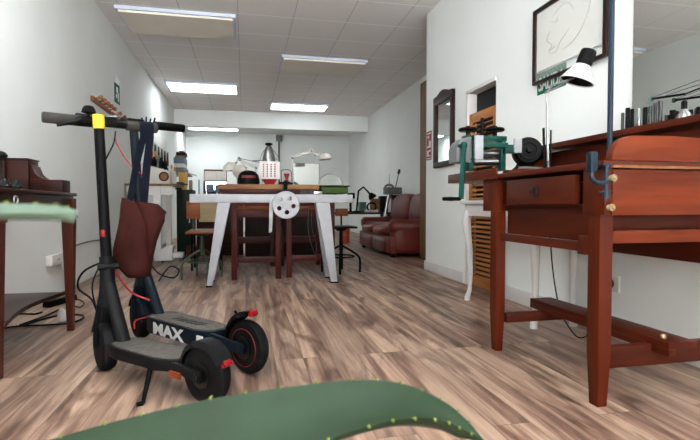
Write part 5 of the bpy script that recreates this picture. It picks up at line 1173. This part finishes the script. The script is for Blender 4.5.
for px, pt, yy_, m_, r_, lb in ((172.5, 165, 7.18, 'white', 0.026, 'white bottle with yellow cap at rear of the side table, left one'), (175.4, 168, 7.10, 'white', 0.026, 'white bottle with yellow cap at rear of the side table, right one')):
    q = at(px, 180, yy_); zt3 = at(px, pt, yy_).z
    tt = thing('white_bottle', lb, 'bottle', (q.x-0.0, yy_, TT), 'white bottles on the side table')
    MB().lathe([(r_*.95, 0), (r_, 0.006), (r_, (zt3-TT)*.65), (r_*.45, (zt3-TT)*.82)], (q.x-0.01, yy_, TT), seg=16).build('body', m_, tt)
    MB().lathe([(r_*.5, (zt3-TT)*.815), (r_*.5, zt3-TT), (r_*.3, zt3-TT+.002)], (q.x-0.01, yy_, TT), seg=12).build('cap', 'yellowbox', tt)
q = at(190.8, 186, gy+0.15); z1 = at(190.8, 180, gy+0.15).z
tag(MB().lathe([(0.024, 0), (0.026, 0.004), (0.026, z1-GZ-0.01), (0.016, z1-GZ)], (q.x, gy+0.15, GZ), seg=14).build('brass_cylinder', 'brass'), 'yellowish brass cylinder on right corner of the dark green cabinet', 'cylinder')
# white foam blocks and red box on the floor
a = az(160, 262); q0 = az(162, 261)
t = thing('foam_block', 'stepped white block on the floor by the white table leg', 'block', (q0.x+0.1, 6.6, 0))
xa, xb = at(159.5, 260, 6.55).x, at(173, 260, 6.55).x; xc = at(183, 258, 6.55).x
w = MB(); w.box(xa, xb, 6.50, 6.70, 0.03, 0.17, 0.004); w.box(xb, xc, 6.54, 6.70, 0.06, 0.125, 0.004); w.hexa([(xa+0.02, 6.5, 0.1701), (xb, 6.5, 0.1701), (xb, 6.7, 0.1701), (xa+0.02, 6.7, 0.1701), (xa+0.10, 6.52, 0.225), (xb+0.02, 6.52, 0.225), (xb+0.02, 6.7, 0.225), (xa+0.10, 6.7, 0.225)], 0.003); w.build('body', 'white', t)
for x in (xa+0.03, xc-0.03):
    for y in (6.57, 6.67): MB().cyl((x, y, 0.0), (x, y, 0.062 if x > xb else 0.032), 0.014, seg=10).build('caster', 'grey', t)
a = az(186.5, 258.3); xw = at(196, 250, a.y).x
tag(MB().box(a.x, xw, a.y, a.y+0.15, 0, at(190, 246, a.y).z, 0.006).build('red_box', 'oxwood_x'), 'dark red box on the floor beside the dark green cabinet', 'box')

# back wall conduit
c = at(279, 138, YB-0.04)
t = thing('junction_box', 'grey junction box with green conduit high on back wall', 'junction box', (c.x, YB-0.05, c.z))
a = at(276, 141, YB-0.06); b = at(282.2, 135.2, YB-0.06); MB().box(a.x, b.x, YB-0.07, YB-0.001, a.z, b.z, 0.008).build('box', 'grey', t)
w = MB(); w.cyl((c.x, YB-0.025, 0.9), (c.x, YB-0.025, a.z+0.01), 0.024, seg=10); w.build('conduit', 'olive', t)

# ------------------------------------------------------------------ burgundy leather sofa
SX0, SX1, SY0, SY1 = 1.95, 2.90, 6.42, 8.30
t = thing('leather_sofa', 'two-seat burgundy leather sofa against the right recess wall', 'sofa', (2.43, 7.5, 0))
def cushion(name, x0, x1, y0, y1, z0, z1, puff=0.03, m='leather', tilt=0.0, sub=2):
    w = MB(); bm = w.bm; w.box(x0, x1, y0, y1, z0, z1)
    bmesh.ops.subdivide_edges(bm, edges=bm.edges[:], cuts=5, use_grid_fill=True)
    cx_, cy_, cz_ = (x0+x1)/2, (y0+y1)/2, (z0+z1)/2; hx, hy, hz = (x1-x0)/2, (y1-y0)/2, (z1-z0)/2
    for v in bm.verts:
        u = ((v.co.x-cx_)/hx, (v.co.y-cy_)/hy, (v.co.z-cz_)/hz)
        n = V(u); m_ = max(abs(n.x), abs(n.y), abs(n.z)); q = (abs(u[0])**5+abs(u[1])**5+abs(u[2])**5)**0.2
        v.co = V((cx_+u[0]/q*hx, cy_+u[1]/q*hy, cz_+u[2]/q*hz))
        for i, hh_ in ((0, hx), (1, hy), (2, hz)):
            if abs(u[i]) > 0.99:
                f = 1
                for j in range(3):
                    if j != i: f *= math.cos(u[j]*PI/2)
                v.co[i] += puff*f*(1 if u[i] > 0 else -1)
        v.co.x += tilt*(v.co.z-z0)
    return w.build(name, m, t, smooth=80)
MB().box(SX0+0.03, SX1-0.02, SY0+0.03, SY1-0.03, 0.06, 0.30, 0.02).build('base', 'leather', t)
w = MB()
for x in (SX0+0.1, SX1-0.1):
    for y in (SY0+0.1, SY1-0.1): w.box(x-0.03, x+0.03, y-0.03, y+0.03, 0, 0.061)
w.build('foot', 'black', t)
cushion('armrest', SX0+0.08, SX1-0.01, SY0, SY0+0.22, 0.05, 0.47, 0.015)
cushion('armrest', SX0+0.08, SX1-0.01, SY1-0.22, SY1, 0.05, 0.47, 0.015)
for y in (SY0+0.115, SY1-0.115):
    w = MB(); w.tube([(SX0+0.05, y, 0.425), (SX0+0.09, y, 0.43), (SX1-0.12, y, 0.435)], [0.06, 0.110, 0.110], 18)
    w.build('arm_pad', 'leather', t, smooth=60)
ym = (SY0+SY1)/2
for y0_, y1_ in ((SY0+0.23, ym-0.005), (ym+0.005, SY1-0.23)):
    cushion('seat_cushion', SX0, SX1-0.25, y0_, y1_, 0.28, 0.44, 0.025)
    cushion('front_pad', SX0+0.005, SX0+0.10, y0_, y1_, 0.06, 0.275, 0.012)
cushion('back_cushion', SX1-0.38, SX1-0.10, SY0+0.02, ym-0.005, 0.45, 0.91, 0.03, tilt=0.12)
cushion('back_cushion', SX1-0.38, SX1-0.10, ym+0.005, SY1-0.02, 0.45, 0.91, 0.03, tilt=0.12)

# ------------------------------------------------------------------ dark low table with machines beyond the sofa
WY = 9.35; wx0 = at(329, 214, WY).x; wx1 = XF-0.03; wz = at(350, 212.5, WY).z
t = thing('low_workbench', 'low dark workbench carrying small machines beyond the sofa', 'workbench', ((wx0+wx1)/2, WY+0.3, 0))
MB().box(wx0, wx1, WY, WY+0.62, wz-0.035, wz, 0.004).build('top', 'darkframe', t)
for x in (wx0+0.03, wx1-0.08):
    for y in (WY+0.02, WY+0.55): MB().box(x, x+0.05, y, y+0.05, 0, wz-0.036, 0.003).build('leg', 'darkframe', t)
WT = wz+0.001
bq = az(346, 243.5); zt4 = at(346, 227.5, bq.y).z; rb_ = at(351, 235, bq.y).x-at(346, 235, bq.y).x
t = thing('orange_bucket', 'bright orange-red bucket under the low dark workbench', 'bucket', (bq.x, bq.y+rb_, 0))
MB().lathe([(0.001, 0.004), (rb_*.82, 0.0), (rb_*.82, 0.002), (rb_, zt4), (rb_*1.06, zt4), (rb_*1.06, zt4-0.02), (rb_*0.99, zt4-0.02)], (bq.x, bq.y+rb_, 0), seg=24).build('pail', 'orange', t)
w = MB(); w.tube([(bq.x+rb_*1.04*math.cos(a), bq.y+rb_-rb_*1.02*math.sin(a)*0.55-0.06, zt4-0.03-0.12*math.sin(a)) for a in [PI*i/12 for i in range(13)]], 0.004, 6); w.build('bail_handle', 'steel', t)
# black articulated lamp
yy_ = WY+0.15
t = thing('articulated_lamp', 'black articulated bench lamp at left end of the low workbench', 'lamp', at(357, 212, yy_))
q = at(356.5, 212, yy_); q.z = WT
w = MB(); w.lathe([(0.09, 0), (0.09, 0.02), (0.03, 0.035)], q, seg=18); w.build('base', 'black', t)
w = MB(); w.tube([q+V((0, 0, 0.03)), at(358.5, 191, yy_), at(363.5, 187, yy_), at(370, 194, yy_)], 0.020, 8); w.build('arm', 'black', t)
w = MB(); c = at(371.5, 195.5, yy_); w.lathe([(0.085, -0.06), (0.08, -0.02), (0.045, 0.04), (0.02, 0.06)], c, (-0.5, 0, 0.8), 20); w.build('head', 'black', t)
# articulated black machine column at far left of the bench
q = at(351, 212, yy_+0.2); q.z = WT
t = thing('drill_press', 'slim black bench drill standing by the pale steel beam end', 'drill press', q)
w = MB(); w.box(q.x-0.09, q.x+0.09, q.y-0.1, q.y+0.1, WT, WT+0.025, 0.004); w.build('base', 'black', t)
w = MB(); w.cyl((q.x, q.y+0.04, WT), (q.x, q.y+0.04, at(352, 193, q.y).z), 0.025, seg=12); w.build('column', 'black', t)
w = MB(); zt5 = at(352, 193, q.y).z; w.box(q.x-0.06, q.x+0.06, q.y-0.12, q.y+0.10, zt5-0.12, zt5, 0.02); w.cyl((q.x, q.y-0.07, zt5-0.2), (q.x, q.y-0.07, zt5-0.1), 0.02, seg=10); w.build('head', 'black', t)
def wbox(px0, px1, py0, m_, name, label, cat, y0_=WY+0.1, dep=0.18):
    a = at(px0, 212, y0_); b = at(px1, py0, y0_); tag(MB().box(a.x, b.x, y0_, y0_+dep, WT, b.z, 0.006).build(name, m_), label, cat)
wbox(360, 366.5, 202, 'teal_box', 'teal_tin', 'teal tin on the low workbench under the black lamp arm', 'tin', WY+0.35)
wbox(372, 379.5, 198.5, 'topwood', 'wooden_box', 'light wooden box on the low workbench', 'box', WY+0.36)
wbox(380.5, 388, 196, 'graphite', 'black_toolbox', 'black tool box beside the light wooden box', 'box', WY+0.36)
c = at(372, 207, WY+0.1)
t = thing('magnifier_ring', 'white tray with dark ring tool on front of low workbench', 'tray', (c.x, WY+0.1, WT))
w = MB(); w.lathe([(0.13, 0), (0.15, 0.05), (0.14, 0.05), (0.12, 0.012), (0.001, 0.01)], (c.x, WY+0.17, WT), seg=22); w.build('tray', 'offwhite', t)
w = MB(); w.torus((c.x+0.01, WY+0.17, WT+0.11), 0.09, 0.018, (0.2, 0.9, 0.4), 22, 8); w.build('ring', 'black', t)
# grey machine on a steel stand with long lever
gy = 8.62
t = thing('lever_machine', 'grey bench machine with tilted black-knobbed lever on a steel stand', 'machine', az(385, 240))
cz = at(391, 191, gy)
w = MB(); a = at(384, 194.5, gy); b = at(401, 187.5, gy); w.box(a.x, b.x, gy-0.07, gy+0.07, a.z, b.z, 0.015); w.build('body', 'grey', t)
w = MB(); c = at(389, 189, gy-0.03); w.torus(c, 0.085, 0.020, (0.1, 1, 0.3), 24, 8); w.build('wheel', 'grey', t)
w = MB(); p_ = at(395, 190, gy); q_ = at(398.5, 174, gy); w.tube([p_, q_], 0.010, 8); w.build('lever', 'darksteel', t)
w = MB(); u = (q_-p_).normalized(); w.tube([q_, q_+u*0.03, q_+u*0.09], [0.018, 0.028, 0.020], 10); w.build('lever_knob', 'black', t)
w = MB(); w.cyl(at(389.3, 190, gy), at(389.3, 174, gy), 0.006, 0.003, 8); w.build('spindle', 'darksteel', t)
w = MB(); ft = V((at(384, 222, gy).x-0.08, gy, 0)); w.tube([ft, at(388.5, 194, gy)], 0.022, 10); w.tube([V((at(400, 222, gy).x-0.12, gy+0.15, 0)), at(392, 194, gy)], 0.022, 10); w.tube([V((at(380, 222, gy).x, gy+0.25, 0)), at(390, 194, gy)], 0.022, 10); w.build('stand_leg', 'steel', t)
w = MB(); a = at(390, 199, gy); b = at(400, 195, gy); w.prism([(a.x, b.z), (b.x, b.z), (b.x-0.05, a.z-0.06), (a.x+0.05, a.z-0.02)], 'xz', gy-0.05, gy+0.05, 0.006); w.build('gear_case', 'graphite', t)

# wooden shelf unit standing behind the wall corner
by = 6.0; x0 = at(419.8, 200, by+0.3).x; zt6 = at(421, 78, by).z
t = thing('shelf_unit', 'tall brown wooden shelf unit just behind the wall corner', 'shelves', ((x0+XF)/2, by+0.15, 0))
for x in (x0, XF-0.05): MB().box(x, x+0.028, by, by+0.30, 0, zt6, 0.002).build('side_panel', 'shelfwood', t)
for z in (0.08, 0.55, 0.95, 1.42, 1.86, zt6-0.06): MB().box(x0+0.0285, XF-0.051, by, by+0.30, z, z+0.025, 0.002).build('shelf', 'shelfwood', t)
MB().box(x0+0.0285, XF-0.051, by+0.29, by+0.30, 0.1, zt6-0.07).build('back_panel', 'shelfwood', t)

# ------------------------------------------------------------------ light: sky through the shop window, ceiling panels, some added out of view
wd = bpy.data.worlds.new('sky'); SC.world = wd; wd.use_nodes = True; nt = wd.node_tree
bg = nt.nodes['Background']; sk = nt.nodes.new('ShaderNodeTexSky'); sk.sky_type = 'NISHITA'; sk.sun_disc = False
sk.sun_elevation = math.radians(42); sk.sun_rotation = math.radians(200); sk.air_density = 1.0; sk.dust_density = 2.5
tcw = nt.nodes.new('ShaderNodeTexCoord'); sep = nt.nodes.new('ShaderNodeSeparateXYZ'); nt.links.new(tcw.outputs['Generated'], sep.inputs[0])
mrw = nt.nodes.new('ShaderNodeMapRange'); mrw.inputs['From Min'].default_value = -0.02; mrw.inputs['From Max'].default_value = 0.02; nt.links.new(sep.outputs['Z'], mrw.inputs['Value'])
mxw = nt.nodes.new('ShaderNodeMix'); mxw.data_type = 'RGBA'; nt.links.new(mrw.outputs[0], mxw.inputs['Factor'])
mxw.inputs[6].default_value = (30.0, 30.8, 31.5, 1)      # sunlit pale street paving below the horizon
skm = nt.nodes.new('ShaderNodeVectorMath'); skm.operation = 'SCALE'; skm.inputs['Scale'].default_value = 0.9; nt.links.new(sk.outputs['Color'], skm.inputs[0]); nt.links.new(skm.outputs[0], mxw.inputs[7]); nt.links.new(mxw.outputs[2], bg.inputs['Color']); bg.inputs['Strength'].default_value = 0.6
ld = bpy.data.lights.new('window_portal', 'AREA'); ld.shape = 'RECTANGLE'; ld.size = WX1-WX0; ld.size_y = WZ1-WZ0
lo = bpy.data.objects.new('window_portal', ld); COL.objects.link(lo); lo.location = ((WX0+WX1)/2, Y0-0.02, (WZ0+WZ1)/2); lo.rotation_euler = (PI/2, 0, PI)
ld.cycles.is_portal = True
vs = SC.view_settings; vs.view_transform = 'Standard'; vs.look = 'None'; vs.gamma = 1.0; vs.use_curve_mapping = False; vs.exposure = 0.97
SC.cycles.max_bounces = 10; SC.cycles.diffuse_bounces = 6; SC.cycles.glossy_bounces = 5; SC.cycles.transparent_max_bounces = 10
SC.cycles.caustics_reflective = False; SC.cycles.caustics_refractive = False; SC.cycles.sample_clamp_indirect = 6
